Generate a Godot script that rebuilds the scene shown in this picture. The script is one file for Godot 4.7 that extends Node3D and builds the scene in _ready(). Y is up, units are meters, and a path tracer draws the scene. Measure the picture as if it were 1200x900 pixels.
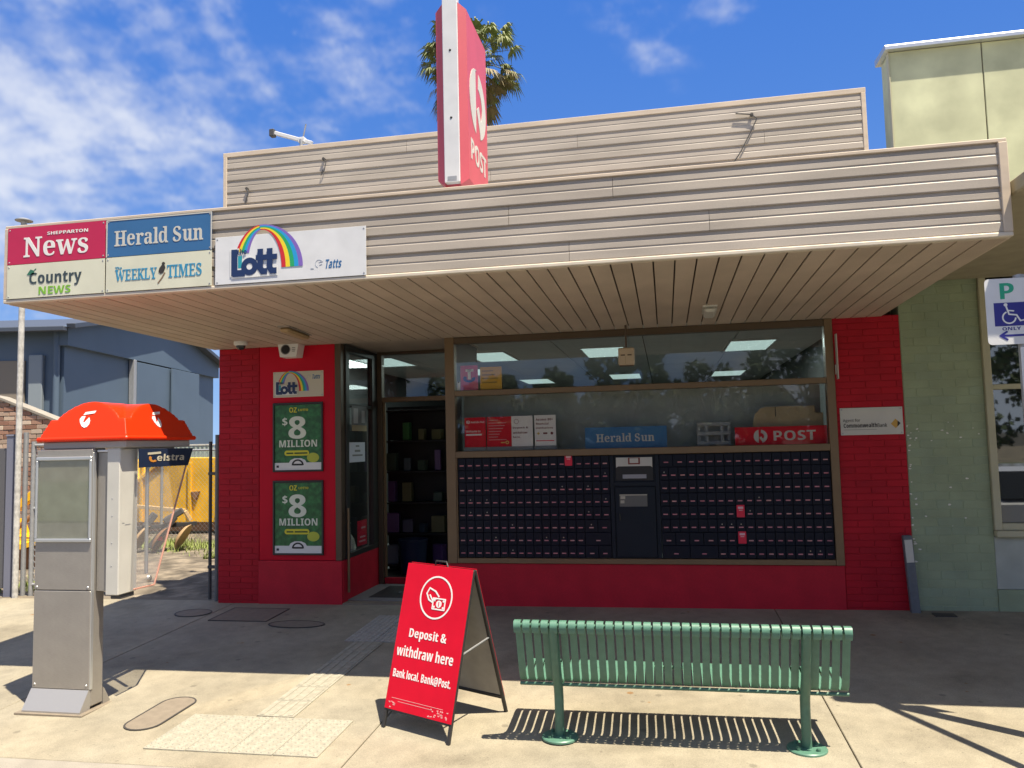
extends Node3D
# A country post office shop front under a deep awning, seen from the road.
# x runs right along the facade, y up, z from the facade (z = 0) to the road. Metres.

# ------------------------------------------------------------------ mesh builder
class MB:
	var v := PackedVector3Array()
	var n := PackedVector3Array()
	var c := PackedColorArray()
	var uv := PackedVector2Array()
	var col := Color.WHITE
	var lay := 0

	func tri(a: Vector3, b: Vector3, d: Vector3, na: Vector3, nb: Vector3, nd: Vector3) -> void:
		var g := (b - a).cross(d - a)
		if g.dot(na + nb + nd) > 0.0:
			v.append(a); v.append(d); v.append(b)
			n.append(na); n.append(nd); n.append(nb)
		else:
			v.append(a); v.append(b); v.append(d)
			n.append(na); n.append(nb); n.append(nd)
		for i in 3:
			c.append(col)

	func flat(a: Vector3, b: Vector3, d: Vector3, away: Vector3) -> void:
		var g := (b - a).cross(d - a).normalized()
		if g.dot(away) < 0.0:
			g = -g
		tri(a, b, d, g, g, g)

	func quad(a: Vector3, b: Vector3, d: Vector3, e: Vector3, away: Vector3) -> void:
		flat(a, b, d, away)
		flat(a, d, e, away)

	func box(at: Vector3, size: Vector3, ch := 0.0, bs := Basis()) -> MB:
		var h := size * 0.5
		var k := h - Vector3(ch, ch, ch)
		var P := func(i: int, si: int, sj: int, sk: int, full: bool) -> Vector3:
			var p := Vector3()
			var j := (i + 1) % 3
			var l := (i + 2) % 3
			p[i] = h[i] * si if full else k[i] * si
			p[j] = k[j] * sj
			p[l] = k[l] * sk
			return at + bs * p
		for i in 3:
			for s in [-1, 1]:
				var away := Vector3()
				away[i] = s
				quad(P.call(i, s, -1, -1, true), P.call(i, s, 1, -1, true), P.call(i, s, 1, 1, true), P.call(i, s, -1, 1, true), bs * away)
		if ch > 0.0:
			for i in 3:
				var j := (i + 1) % 3
				var l := (i + 2) % 3
				for si in [-1, 1]:
					for sj in [-1, 1]:
						var away := Vector3()
						away[i] = si
						away[j] = sj
						var q := []
						for sk in [-1, 1]:
							var a := Vector3()
							a[i] = h[i] * si; a[j] = k[j] * sj; a[l] = k[l] * sk
							var b := Vector3()
							b[i] = k[i] * si; b[j] = h[j] * sj; b[l] = k[l] * sk
							q.append(at + bs * a)
							q.append(at + bs * b)
						quad(q[0], q[1], q[3], q[2], bs * away)
			for sx in [-1, 1]:
				for sy in [-1, 1]:
					for sz in [-1, 1]:
						var a := Vector3(h.x * sx, k.y * sy, k.z * sz)
						var b := Vector3(k.x * sx, h.y * sy, k.z * sz)
						var d := Vector3(k.x * sx, k.y * sy, h.z * sz)
						flat(at + bs * a, at + bs * b, at + bs * d, bs * Vector3(sx, sy, sz))
		return self

	func span(a: Vector3, b: Vector3, ch := 0.0) -> MB:
		return box((a + b) * 0.5, (b - a).abs(), ch)

	func bar(a: Vector3, b: Vector3, w: float, t: float, ch := 0.0, up := Vector3.UP) -> MB:
		var f := (b - a)
		var l := f.length()
		f = f / l
		if absf(f.dot(up)) > 0.98:
			up = Vector3.RIGHT
		var x := up.cross(f).normalized()
		var y := f.cross(x)
		return box((a + b) * 0.5, Vector3(w, t, l), ch, Basis(x, y, f))

	func tube(pts: Array, r: float, sides := 10, r2 := -1.0, caps := true) -> MB:
		var rings := []
		var norms := []
		var up := Vector3.UP
		var m := pts.size()
		for i in m:
			var f: Vector3 = (pts[mini(i + 1, m - 1)] - pts[maxi(i - 1, 0)]).normalized()
			if i == 0:
				up = Vector3.UP if absf(f.y) < 0.9 else Vector3.RIGHT
			var x := up.cross(f).normalized()
			up = f.cross(x).normalized()
			var rr := r if r2 < 0.0 else lerpf(r, r2, float(i) / (m - 1))
			var ring := []
			var nr := []
			for s in sides:
				var a := TAU * s / sides
				var d := x * cos(a) + up * sin(a)
				ring.append(pts[i] + d * rr)
				nr.append(d)
			rings.append(ring)
			norms.append(nr)
		for i in m - 1:
			for s in sides:
				var t := (s + 1) % sides
				tri(rings[i][s], rings[i][t], rings[i + 1][t], norms[i][s], norms[i][t], norms[i + 1][t])
				tri(rings[i][s], rings[i + 1][t], rings[i + 1][s], norms[i][s], norms[i + 1][t], norms[i + 1][s])
		if caps:
			for e in [0, m - 1]:
				var away: Vector3 = (pts[0] - pts[1]) if e == 0 else (pts[m - 1] - pts[m - 2])
				for s in range(1, sides - 1):
					flat(rings[e][0], rings[e][s], rings[e][s + 1], away)
		return self

	func lathe(prof: Array, segs := 20, xf := Transform3D()) -> MB:
		for i in prof.size() - 1:
			var p: Vector2 = prof[i]
			var q: Vector2 = prof[i + 1]
			var d := q - p
			var nn := Vector2(d.y, -d.x).normalized()
			for s in segs:
				var a := TAU * s / segs
				var b := TAU * (s + 1) / segs
				var da := Vector3(cos(a), 0, sin(a))
				var db := Vector3(cos(b), 0, sin(b))
				var A := xf * (da * p.x + Vector3.UP * p.y)
				var B := xf * (db * p.x + Vector3.UP * p.y)
				var C := xf * (db * q.x + Vector3.UP * q.y)
				var D := xf * (da * q.x + Vector3.UP * q.y)
				var na := (xf.basis * (da * nn.x + Vector3.UP * nn.y)).normalized()
				var nb := (xf.basis * (db * nn.x + Vector3.UP * nn.y)).normalized()
				if p.x > 1e-6:
					tri(A, B, C, na, nb, nb)
				if q.x > 1e-6:
					tri(A, C, D, na, nb, na)
		return self

	func quad_strip(p: Array) -> MB:
		quad(p[0], p[1], p[2], p[3], Vector3.UP)
		return self

	# a flat outline in x, y pushed from z = 0 to z = depth
	func prism(poly: PackedVector2Array, depth: float, xf := Transform3D()) -> MB:
		var ix := Geometry2D.triangulate_polygon(poly)
		for e in [0, 1]:
			var z: float = depth * e
			var away := xf.basis.z * (1.0 if e == 1 else -1.0) * signf(depth)
			for i in range(0, ix.size(), 3):
				var a := poly[ix[i]]
				var b := poly[ix[i + 1]]
				var d := poly[ix[i + 2]]
				flat(xf * Vector3(a.x, a.y, z), xf * Vector3(b.x, b.y, z), xf * Vector3(d.x, d.y, z), away)
		var cw := 1.0 if Geometry2D.is_polygon_clockwise(poly) else -1.0
		for i in poly.size():
			var a := poly[i]
			var b := poly[(i + 1) % poly.size()]
			var o := Vector2(-(b - a).y, (b - a).x) * cw
			quad(xf * Vector3(a.x, a.y, 0), xf * Vector3(b.x, b.y, 0), xf * Vector3(b.x, b.y, depth), xf * Vector3(a.x, a.y, depth), xf.basis * Vector3(o.x, o.y, 0))
		return self

	# a flat painted line in the x, y plane
	func stroke(pts: Array, w: float, depth := 0.002, xf := Transform3D(), closed := false) -> MB:
		var m := pts.size()
		for i in (m if closed else m - 1):
			var a: Vector2 = pts[i]
			var b: Vector2 = pts[(i + 1) % m]
			var d := (b - a).normalized()
			var o := Vector2(-d.y, d.x) * w * 0.5
			var e := d * w * 0.32
			lay += 1
			prism(PackedVector2Array([a - o - e, b - o + e, b + o + e, a + o - e]), depth + 0.00012 * lay, xf)
		return self

	# part of a ring between two ellipses
	func arc(at: Vector2, r0: Vector2, r1: Vector2, a0: float, a1: float, depth := 0.002, segs := 24, xf := Transform3D()) -> MB:
		for i in segs:
			var a := lerpf(a0, a1, float(i) / segs)
			var b := lerpf(a0, a1, float(i + 1) / segs)
			var ca := Vector2(cos(a), sin(a))
			var cb := Vector2(cos(b), sin(b))
			prism(PackedVector2Array([at + ca * r0, at + ca * r1, at + cb * r1, at + cb * r0]), depth, xf)
		return self

	func mesh() -> ArrayMesh:
		var ar := []
		ar.resize(Mesh.ARRAY_MAX)
		ar[Mesh.ARRAY_VERTEX] = v
		ar[Mesh.ARRAY_NORMAL] = n
		ar[Mesh.ARRAY_COLOR] = c
		var m := ArrayMesh.new()
		m.add_surface_from_arrays(Mesh.PRIMITIVE_TRIANGLES, ar)
		return m

# ------------------------------------------------------------------ helpers
var M := {}
var TX := {}
var used_names := {}
var cam_rt: Vector3
var cam_up: Vector3
var cam_fw: Vector3
const EYE := Vector3(0, 1.75, 8.4)
const FOCAL := 912.0

func ray(u: float, w: float) -> Vector3:
	return (cam_fw * FOCAL + cam_rt * (u - 600.0) - cam_up * (w - 450.0)).normalized()
func on_z(u: float, w: float, z: float) -> Vector3:
	var d := ray(u, w)
	return EYE + d * ((z - EYE.z) / d.z)
func on_y(u: float, w: float, y: float) -> Vector3:
	var d := ray(u, w)
	return EYE + d * ((y - EYE.y) / d.y)
func G(x: float, z: float) -> float:
	return 0.006 * (x + 1.0) - 0.04 * z

func rng(s: int) -> RandomNumberGenerator:
	var r := RandomNumberGenerator.new()
	r.seed = s
	return r

func numbered(called: String) -> String:
	if not used_names.has(called):
		used_names[called] = 0
		return called
	used_names[called] += 1
	return "%s_%03d" % [called, used_names[called]]

func tag(o: Node, label: String, category: String, group := "") -> Node:
	o.set_meta("label", label)
	o.set_meta("category", category)
	if group:
		o.set_meta("group", group)
	return o

func thing(called: String, label: String, category: String, at := Vector3.ZERO, turn := 0.0, group := "") -> Node3D:
	var o := Node3D.new()
	o.name = numbered(called)
	add_child(o)
	o.position = at
	o.rotation.y = turn
	tag(o, label, category, group)
	return o

func structure(called: String, at := Vector3.ZERO) -> Node3D:
	var o := Node3D.new()
	o.name = numbered(called)
	add_child(o)
	o.position = at
	o.set_meta("kind", "structure")
	return o

func part(parent: Node, called: String, m, material: Material, at := Vector3.ZERO, rot := Vector3.ZERO) -> MeshInstance3D:
	var o := MeshInstance3D.new()
	o.name = called
	o.mesh = m.mesh() if m is MB else m
	o.material_override = material
	o.position = at
	o.rotation = rot
	parent.add_child(o, true)
	return o

func mb() -> MB:
	return MB.new()

# grey noise picture between lo and hi, tiling
func ntex(key: String, s: int, freq: float, oct: int, lo: float, hi: float, size := 256, sharp := 1.0, stretch := 1.0) -> ImageTexture:
	if TX.has(key):
		return TX[key]
	var f := FastNoiseLite.new()
	f.seed = s
	f.frequency = freq
	f.noise_type = FastNoiseLite.TYPE_SIMPLEX_SMOOTH
	f.fractal_octaves = oct
	var im := f.get_seamless_image(size, int(size * stretch), false, false, 0.25, true)
	im.convert(Image.FORMAT_L8)
	var d := im.get_data()
	for i in d.size():
		var t := d[i] / 255.0
		t = clampf((t - 0.5) * sharp + 0.5, 0.0, 1.0)
		d[i] = int(255.0 * lerpf(lo, hi, t))
	im = Image.create_from_data(size, int(size * stretch), false, Image.FORMAT_L8, d)
	if stretch != 1.0:
		im.resize(size, size)
	TX[key] = ImageTexture.create_from_image(im)
	return TX[key]

# colour given as real-world (linear) reflectance
func mat(key: String, r: float, g: float, b: float, rough := 0.7, o := {}) -> StandardMaterial3D:
	if M.has(key):
		return M[key]
	var m := StandardMaterial3D.new()
	m.resource_name = key
	m.albedo_color = Color(r, g, b).linear_to_srgb()
	m.roughness = rough
	m.metallic = o.get("metal", 0.0)
	if o.has("spec"):
		m.metallic_specular = o.spec
	if o.has("tex"):
		m.albedo_texture = o.tex
		m.uv1_triplanar = true
		m.uv1_world_triplanar = o.get("world", true)
		m.uv1_scale = o.get("scale", Vector3.ONE)
		m.uv1_triplanar_sharpness = 4.0
	if o.has("fine"):
		m.detail_enabled = true
		m.detail_albedo = o.fine
		m.detail_blend_mode = BaseMaterial3D.BLEND_MODE_MUL
		m.detail_uv_layer = BaseMaterial3D.DETAIL_UV_2
		m.uv2_triplanar = true
		m.uv2_world_triplanar = o.get("world", true)
		m.uv2_scale = o.get("fine_scale", Vector3.ONE * 4.0)
	if o.has("bump"):
		m.heightmap_enabled = true
		m.heightmap_texture = o.bump
		m.heightmap_scale = o.get("bump_cm", 0.1)
		if not o.has("tex"):
			m.uv1_triplanar = true
			m.uv1_world_triplanar = true
			m.uv1_scale = o.get("scale", Vector3.ONE)
	if o.has("coat"):
		m.clearcoat_enabled = true
		m.clearcoat = o.coat
		m.clearcoat_roughness = 0.08
	if o.get("vertex", false):
		m.vertex_color_use_as_albedo = true
	if o.has("back"):
		m.backlight_enabled = true
		m.backlight = o.back
	M[key] = m
	return m

func glass(key: String, alpha: float, r := 0.02, g := 0.025, b := 0.025) -> StandardMaterial3D:
	if M.has(key):
		return M[key]
	var m := StandardMaterial3D.new()
	m.resource_name = key
	m.transparency = BaseMaterial3D.TRANSPARENCY_ALPHA
	var k := Color(r, g, b).linear_to_srgb()
	k.a = alpha
	m.albedo_color = k
	m.roughness = 0.02
	M[key] = m
	return m

# dark window glass with a mirroring solar film
func reflective(key: String) -> StandardMaterial3D:
	if M.has(key):
		return M[key]
	var m := mat(key, 0.17, 0.18, 0.185, 0.02, {metal = 0.92})
	m.transparency = BaseMaterial3D.TRANSPARENCY_ALPHA
	m.albedo_color.a = 0.8
	return m

var fonts := {}
func font(serif: bool, bold: bool) -> SystemFont:
	var k := "%s%s" % [serif, bold]
	if not fonts.has(k):
		var f := SystemFont.new()
		f.font_names = PackedStringArray(["Droid Serif" if serif else "Droid Sans"])
		f.font_weight = 700 if bold else 400
		fonts[k] = f
	return fonts[k]

# lettering that fills the box x0..x1, y0..y1 of its parent, standing out of z by depth
func text(parent: Node, s: String, x0: float, x1: float, y0: float, y1: float, z: float, material: Material, serif := false, bold := true, depth := 0.002, called := "lettering", skew := 0.0) -> MeshInstance3D:
	var t := TextMesh.new()
	t.font = font(serif, bold)
	t.text = s
	t.font_size = 48
	t.pixel_size = 0.01
	t.depth = 0.01
	t.curve_step = 2.0
	var bb := t.get_aabb()
	var o := MeshInstance3D.new()
	o.name = called
	o.mesh = t
	o.material_override = material
	parent.add_child(o, true)
	var sx := (x1 - x0) / bb.size.x
	var sy := (y1 - y0) / bb.size.y
	var bs := Basis(Vector3(sx, 0, 0), Vector3(skew * sy, sy, 0), Vector3(0, 0, depth / 0.01))
	var cc := bb.get_center()
	o.transform = Transform3D(bs, Vector3((x0 + x1) / 2, (y0 + y1) / 2, z + depth / 2) - bs * cc)
	return o

func plane_poly(x0: float, x1: float, y0: float, y1: float) -> PackedVector2Array:
	return PackedVector2Array([Vector2(x0, y0), Vector2(x1, y0), Vector2(x1, y1), Vector2(x0, y1)])

func round_rect(x0: float, x1: float, y0: float, y1: float, r: float, k := 5) -> PackedVector2Array:
	var p := PackedVector2Array()
	for q in [[x1 - r, y1 - r, 0.0], [x0 + r, y1 - r, PI / 2], [x0 + r, y0 + r, PI], [x1 - r, y0 + r, PI * 1.5]]:
		for i in k + 1:
			var a: float = q[2] + PI / 2 * i / k
			p.append(Vector2(q[0] + r * cos(a), q[1] + r * sin(a)))
	return p

func ellipse(cx: float, cy: float, rx: float, ry: float, k := 24) -> PackedVector2Array:
	var p := PackedVector2Array()
	for i in k:
		p.append(Vector2(cx + rx * cos(TAU * i / k), cy + ry * sin(TAU * i / k)))
	return p

# ------------------------------------------------------------------ build
func _ready() -> void:
	set_camera()
	set_sky()
	set_materials()
	build_ground()
	build_shop()
	build_awning()
	build_parapet()
	build_shopfront()
	build_boxes()
	build_doorway()
	build_interior()
	build_neighbour()
	build_yard()
	build_across_the_road()
	build_fascia_signs()
	build_blade_sign()
	build_wall_signs()
	build_window_notices()
	build_fittings()
	build_phone()
	build_bench()
	build_aframe()
	build_parking_sign()

func set_camera() -> void:
	var p := deg_to_rad(4.35)
	var y := deg_to_rad(11.03)
	var r := deg_to_rad(-1.35)
	cam_fw = Vector3(-sin(y) * cos(p), sin(p), -cos(y) * cos(p))
	var rt := Vector3(cos(y), 0, -sin(y))
	var up := rt.cross(cam_fw)
	cam_rt = rt * cos(r) + up * sin(r)
	cam_up = up * cos(r) - rt * sin(r)
	var cam := Camera3D.new()
	cam.name = "camera"
	cam.transform = Transform3D(Basis(cam_rt, cam_up, -cam_fw), EYE)
	cam.fov = rad_to_deg(2.0 * atan(450.0 / FOCAL))
	cam.near = 0.05
	cam.far = 600.0
	add_child(cam)
	cam.current = true

func set_sky() -> void:
	var sun := DirectionalLight3D.new()
	sun.name = "sun"
	add_child(sun)
	sun.look_at_from_position(Vector3.ZERO, -Vector3(0.34, 1.0, 0.2265), Vector3.BACK)
	sun.light_energy = 1.6
	sun.light_color = Color(1.0, 0.95, 0.86)
	sun.light_angular_distance = 0.5
	sun.shadow_enabled = true
	var env := Environment.new()
	env.background_mode = Environment.BG_SKY
	env.tonemap_mode = Environment.TONE_MAPPER_LINEAR
	env.tonemap_exposure = 2.05
	env.sdfgi_enabled = true
	env.ssao_enabled = true
	env.ssil_enabled = true
	var sky := Sky.new()
	var sm := PanoramaSkyMaterial.new()
	sm.panorama = sky_picture()
	sky.sky_material = sm
	env.sky = sky
	var we := WorldEnvironment.new()
	we.name = "surroundings"
	we.environment = env
	add_child(we)

# clear blue with a bank of small broken cloud, cover out of view thickened to fill the shade
func sky_picture() -> ImageTexture:
	var W := 2048
	var H := 1024
	var f := FastNoiseLite.new()
	f.seed = 11
	f.frequency = 1.0
	f.fractal_octaves = 5
	f.fractal_gain = 0.58
	f.domain_warp_enabled = true
	f.domain_warp_amplitude = 0.35
	f.domain_warp_frequency = 0.8
	var g := FastNoiseLite.new()
	g.seed = 5
	g.frequency = 0.35
	g.fractal_octaves = 2
	# banks of cloud: azimuth and height in degrees, their half sizes, how thick
	var banks := []
	for b in [[20, 150, 15, 9, 0.62], [150, 150, 13, 7, 0.6], [250, 205, 10, 6, 0.5], [310, 120, 8, 5, 0.30], [395, 75, 5, 5.5, 0.42], [455, 60, 4, 4, 0.40], [440, 5, 5, 4, 0.36], [375, 165, 5.5, 4, 0.42], [60, 300, 22, 6, 0.55], [735, 8, 2.4, 1.3, 0.30], [765, 66, 2.2, 1.7, 0.27], [845, 0, 2.6, 1.4, 0.30], [60, 30, 6, 4, 0.3]]:
		var d := ray(b[0], b[1])
		banks.append([rad_to_deg(atan2(d.x, -d.z)), rad_to_deg(asin(d.y)), b[2], b[3], b[4]])
	var data := PackedFloat32Array()
	data.resize(W * H * 3)
	for j in H:
		var el := PI * (0.5 - (j + 0.5) / H)
		var sy := sin(el)
		var cy := cos(el)
		var eld := rad_to_deg(el)
		var up := clampf(sy, 0.0, 1.0)
		var t := pow(1.0 - up, 3.2)
		var base := Vector3(0.040, 0.165, 0.60).lerp(Vector3(0.24, 0.46, 0.84), t)
		var low := pow(1.0 - up, 14.0)
		base = base.lerp(Vector3(0.50, 0.66, 0.86), low * 0.55)
		for i in W:
			var o := (j * W + i) * 3
			if sy < -0.01:
				data[o] = 0.13; data[o + 1] = 0.12; data[o + 2] = 0.10
				continue
			var az := wrapf(TAU * (i + 0.5) / W, -PI, PI)
			var k := 1.0 / (up + 0.16)
			var qx := sin(az) * cy * k
			var qz := -cos(az) * cy * k
			var azd := rad_to_deg(az)
			var m := 0.0
			if absf(azd + 11.0) < 52.0 and eld < 50.0:
				var w := 0.0
				for b in banks:
					var dx: float = (azd - b[0]) / b[2]
					var dy: float = (eld - b[1]) / b[3]
					var e := dx * dx + dy * dy
					if e < 4.0:
						w = maxf(w, b[4] * exp(-e * 0.75))
				m = w
				var edge := clampf((absf(azd + 11.0) - 40.0) / 12.0, 0.0, 1.0)
				edge = maxf(edge, clampf((eld - 38.0) / 12.0, 0.0, 1.0))
				m = lerpf(m, clampf(g.get_noise_2d(qx + 7.0, qz) * 0.9 + 0.56, 0.10, 0.74), edge)
			else:
				m = clampf(g.get_noise_2d(qx + 7.0, qz) * 0.9 + 0.56, 0.10, 0.74)
			var cl := 0.0
			if m > 0.02:
				# long streaks leaning to the right, broken up by small ripples
				var su := azd * 0.86 - eld * 0.5
				var sv := azd * 0.5 + eld * 0.86
				var nn := f.get_noise_3d(su * 0.055, sv * 0.15, 0.0)
				var n2 := f.get_noise_3d(qx * 9.0 + 40.0, qz * 13.0, 3.0)
				cl = smoothstep(0.16, 0.92, m * 1.12 + nn * 0.50 + n2 * 0.24)
				cl = cl * clampf(m * 6.0, 0.0, 1.0)
			var shade := 0.86 + 0.1 * cl
			var cloud := Vector3(0.80, 0.83, 0.90) * shade
			var cc := base.lerp(cloud, cl * 0.80)
			cc *= 0.55
			data[o] = cc.x; data[o + 1] = cc.y; data[o + 2] = cc.z
	var im := Image.create_from_data(W, H, false, Image.FORMAT_RGBF, data.to_byte_array())
	return ImageTexture.create_from_image(im)

func set_materials() -> void:
	var blotch := ntex("blotch", 3, 0.012, 4, 0.89, 1.0, 256)
	var faint := ntex("faint", 4, 0.010, 4, 0.95, 1.0, 256)
	var grain := ntex("grain", 5, 0.09, 3, 0.93, 1.0, 256)
	var speck := ntex("speck", 6, 0.25, 2, 0.86, 1.0, 256, 1.6)
	var streak := ntex("streak", 8, 0.03, 3, 0.88, 1.0, 256)
	var rough := ntex("rough", 9, 0.06, 4, 0.0, 1.0, 256)
	mat("red brick paint", 0.48, 0.012, 0.027, 0.6, {tex = blotch, scale = Vector3.ONE * 0.6, fine = grain, fine_scale = Vector3.ONE * 5.0, bump = rough, bump_cm = 0.06, spec = 0.3})
	mat("red brick paint b", 0.451, 0.012, 0.027, 0.6, {tex = blotch, scale = Vector3.ONE * 0.6, fine = grain, fine_scale = Vector3.ONE * 5.0, bump = rough, bump_cm = 0.06, spec = 0.3})
	mat("red brick paint c", 0.509, 0.012, 0.027, 0.6, {tex = blotch, scale = Vector3.ONE * 0.6, fine = grain, fine_scale = Vector3.ONE * 5.0, bump = rough, bump_cm = 0.06, spec = 0.3})
	mat("red joint", 0.42, 0.0105, 0.018, 0.8, {fine = grain})
	mat("red panel", 0.56, 0.003, 0.022, 0.5, {tex = faint, scale = Vector3.ONE * 0.8, spec = 0.3})
	mat("red dado", 0.58, 0.021, 0.042, 0.5, {tex = blotch, scale = Vector3.ONE * 0.9, fine = grain, fine_scale = Vector3.ONE * 1.5, spec = 0.3})
	mat("green brick", 0.355, 0.42, 0.275, 0.7, {tex = blotch, scale = Vector3.ONE * 0.7, fine = grain, fine_scale = Vector3.ONE * 4.0, bump = rough, bump_cm = 0.08, spec = 0.3})
	mat("green brick b", 0.34, 0.41, 0.28, 0.7, {tex = blotch, scale = Vector3.ONE * 0.7, fine = grain, fine_scale = Vector3.ONE * 4.0, bump = rough, bump_cm = 0.08, spec = 0.3})
	mat("green joint", 0.335, 0.395, 0.26, 0.85)
	mat("bared render", 0.72, 0.70, 0.64, 0.9)
	mat("pale stucco", 0.62, 0.64, 0.425, 0.85, {tex = ntex("stucco", 21, 0.012, 5, 0.86, 1.0, 256, 1.2), scale = Vector3.ONE * 0.5, fine = faint, fine_scale = Vector3.ONE * 0.7})
	mat("cream frame", 0.46, 0.44, 0.30, 0.6, {tex = faint})
	mat("pale dado", 0.42, 0.45, 0.40, 0.7, {tex = blotch})
	mat("cladding", 0.5, 0.44, 0.372, 0.5, {tex = ntex("cladwear", 31, 0.012, 5, 0.88, 1.0, 256, 1.2), scale = Vector3(0.22, 1.3, 0.7), fine = grain, fine_scale = Vector3(2.0, 9.0, 3.0)})
	mat("cladding b", 0.482, 0.425, 0.357, 0.5, {tex = ntex("cladwear", 31, 0.012, 5, 0.88, 1.0, 256, 1.2), scale = Vector3(0.22, 1.3, 0.7), fine = grain, fine_scale = Vector3(2.0, 9.0, 3.0)})
	mat("trim", 0.60, 0.50, 0.39, 0.5, {tex = blotch, scale = Vector3(0.5, 2, 1)})
	mat("bright edge", 0.70, 0.62, 0.50, 0.45, {tex = blotch, scale = Vector3(0.8, 2, 1)})
	mat("soffit", 0.6, 0.492, 0.395, 0.6, {tex = blotch, scale = Vector3(0.6, 0.6, 0.35), fine = grain, fine_scale = Vector3(6, 6, 1.5)})
	mat("soffit b", 0.575, 0.472, 0.375, 0.6, {tex = blotch, scale = Vector3(0.6, 0.6, 0.35), fine = grain, fine_scale = Vector3(6, 6, 1.5)})
	mat("soffit gap", 0.10, 0.075, 0.06, 0.9)
	mat("bronze", 0.20, 0.135, 0.075, 0.4, {metal = 0.3, tex = faint})
	mat("bronze dark", 0.10, 0.07, 0.045, 0.45, {metal = 0.3})
	mat("navy door", 0.0085, 0.0105, 0.021, 0.42, {spec = 0.3})
	mat("navy door b", 0.0095, 0.0115, 0.0225, 0.46, {spec = 0.3})
	mat("navy frame", 0.006, 0.0075, 0.014, 0.5, {spec = 0.3})
	mat("navy unit", 0.014, 0.019, 0.03, 0.4, {tex = faint, spec = 0.3})
	mat("plate b", 0.62, 0.30, 0.29, 0.5)
	mat("plate c", 0.50, 0.16, 0.20, 0.5)
	mat("plate", 0.6, 0.22, 0.25, 0.5)
	mat("lock", 0.45, 0.42, 0.38, 0.35, {metal = 0.8})
	mat("red tag", 0.70, 0.012, 0.05, 0.5)
	mat("white", 0.72, 0.72, 0.7, 0.5)
	mat("off white", 0.56, 0.55, 0.5, 0.5, {tex = faint})
	mat("white enamel", 0.7, 0.71, 0.72, 0.3, {tex = faint, scale = Vector3.ONE * 1.5})
	mat("black", 0.012, 0.012, 0.013, 0.5)
	mat("black frame", 0.025, 0.024, 0.023, 0.45)
	mat("film", 0.27, 0.31, 0.3, 0.5, {tex = faint, scale = Vector3.ONE * 0.7})
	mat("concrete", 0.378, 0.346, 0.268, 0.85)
	mat("kerb", 0.36, 0.33, 0.28, 0.85, {tex = blotch, scale = Vector3.ONE * 1.2, fine = speck, fine_scale = Vector3.ONE * 2.0, bump = rough, bump_cm = 0.1})
	mat("joint", 0.16, 0.135, 0.10, 0.95)
	mat("asphalt", 0.165, 0.15, 0.14, 0.9, {tex = blotch, fine = speck, fine_scale = Vector3.ONE * 3.0, bump = rough, bump_cm = 0.3})
	mat("tactile", 0.42, 0.395, 0.315, 0.75, {tex = ntex("tacwear", 41, 0.03, 4, 0.88, 1.0, 256, 1.3), scale = Vector3.ONE * 1.7, fine = speck, fine_scale = Vector3.ONE * 2.5})
	mat("tactile grey", 0.46, 0.44, 0.385, 0.8, {tex = ntex("tacwear", 41, 0.03, 4, 0.88, 1.0, 256, 1.3), scale = Vector3.ONE * 1.7, fine = speck, fine_scale = Vector3.ONE * 2.5})
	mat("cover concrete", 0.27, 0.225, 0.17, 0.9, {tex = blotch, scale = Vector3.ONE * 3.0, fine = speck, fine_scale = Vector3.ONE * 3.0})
	mat("iron", 0.06, 0.055, 0.05, 0.7, {metal = 0.2})
	mat("gravel", 0.3, 0.25, 0.185, 0.95, {tex = ntex("gravelpatch", 51, 0.02, 5, 0.6, 1.0, 256, 1.4), scale = Vector3.ONE * 0.5, fine = speck, fine_scale = Vector3.ONE * 1.5, bump = rough, bump_cm = 1.2})
	mat("earth", 0.24, 0.20, 0.13, 0.95, {tex = ntex("gravelpatch", 51, 0.02, 5, 0.6, 1.0, 256, 1.4), scale = Vector3.ONE * 0.11, fine = speck})
	mat("stainless", 0.40, 0.375, 0.34, 0.42, {metal = 0.45, tex = faint, scale = Vector3.ONE * 2.0, fine = ntex("brushed", 61, 0.05, 3, 0.93, 1.0, 256), fine_scale = Vector3(2.0, 20.0, 2.0)})
	mat("stainless bright", 0.42, 0.41, 0.40, 0.38, {metal = 0.6})
	mat("galvanised", 0.42, 0.43, 0.44, 0.5, {metal = 0.5, tex = blotch, scale = Vector3.ONE * 3.0})
	mat("aluminium", 0.58, 0.6, 0.61, 0.35, {metal = 0.7})
	mat("phone orange", 0.7, 0.03, 0.004, 0.35, {spec = 0.3})
	mat("telstra navy", 0.012, 0.022, 0.055, 0.4)
	mat("insert", 0.4, 0.41, 0.32, 0.3, {tex = blotch, scale = Vector3.ONE * 1.6, coat = 0.5})
	mat("bench green", 0.115, 0.265, 0.19, 0.42, {tex = blotch, scale = Vector3.ONE * 4.0, fine = speck, fine_scale = Vector3.ONE * 4.0})
	mat("bench post", 0.075, 0.18, 0.125, 0.4, {tex = blotch, scale = Vector3.ONE * 4.0})
	mat("sign red", 0.6, 0.0035, 0.022, 0.4, {tex = faint, scale = Vector3.ONE * 2.0, spec = 0.3})
	mat("sign back", 0.36, 0.34, 0.3, 0.7, {tex = blotch, scale = Vector3.ONE * 2.0})
	mat("shed wall", 0.088, 0.13, 0.185, 0.55, {tex = faint, scale = Vector3.ONE * 0.2})
	mat("shed roof", 0.075, 0.09, 0.115, 0.45, {metal = 0.3, tex = faint, scale = Vector3.ONE * 0.2})
	mat("plant yellow", 0.88, 0.5, 0.01, 0.5, {tex = ntex("rustpatch", 71, 0.015, 4, 0.86, 1.0, 256, 1.2), scale = Vector3.ONE * 0.5})
	mat("rust", 0.26, 0.13, 0.06, 0.85, {tex = blotch, scale = Vector3.ONE * 3.0})
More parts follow.
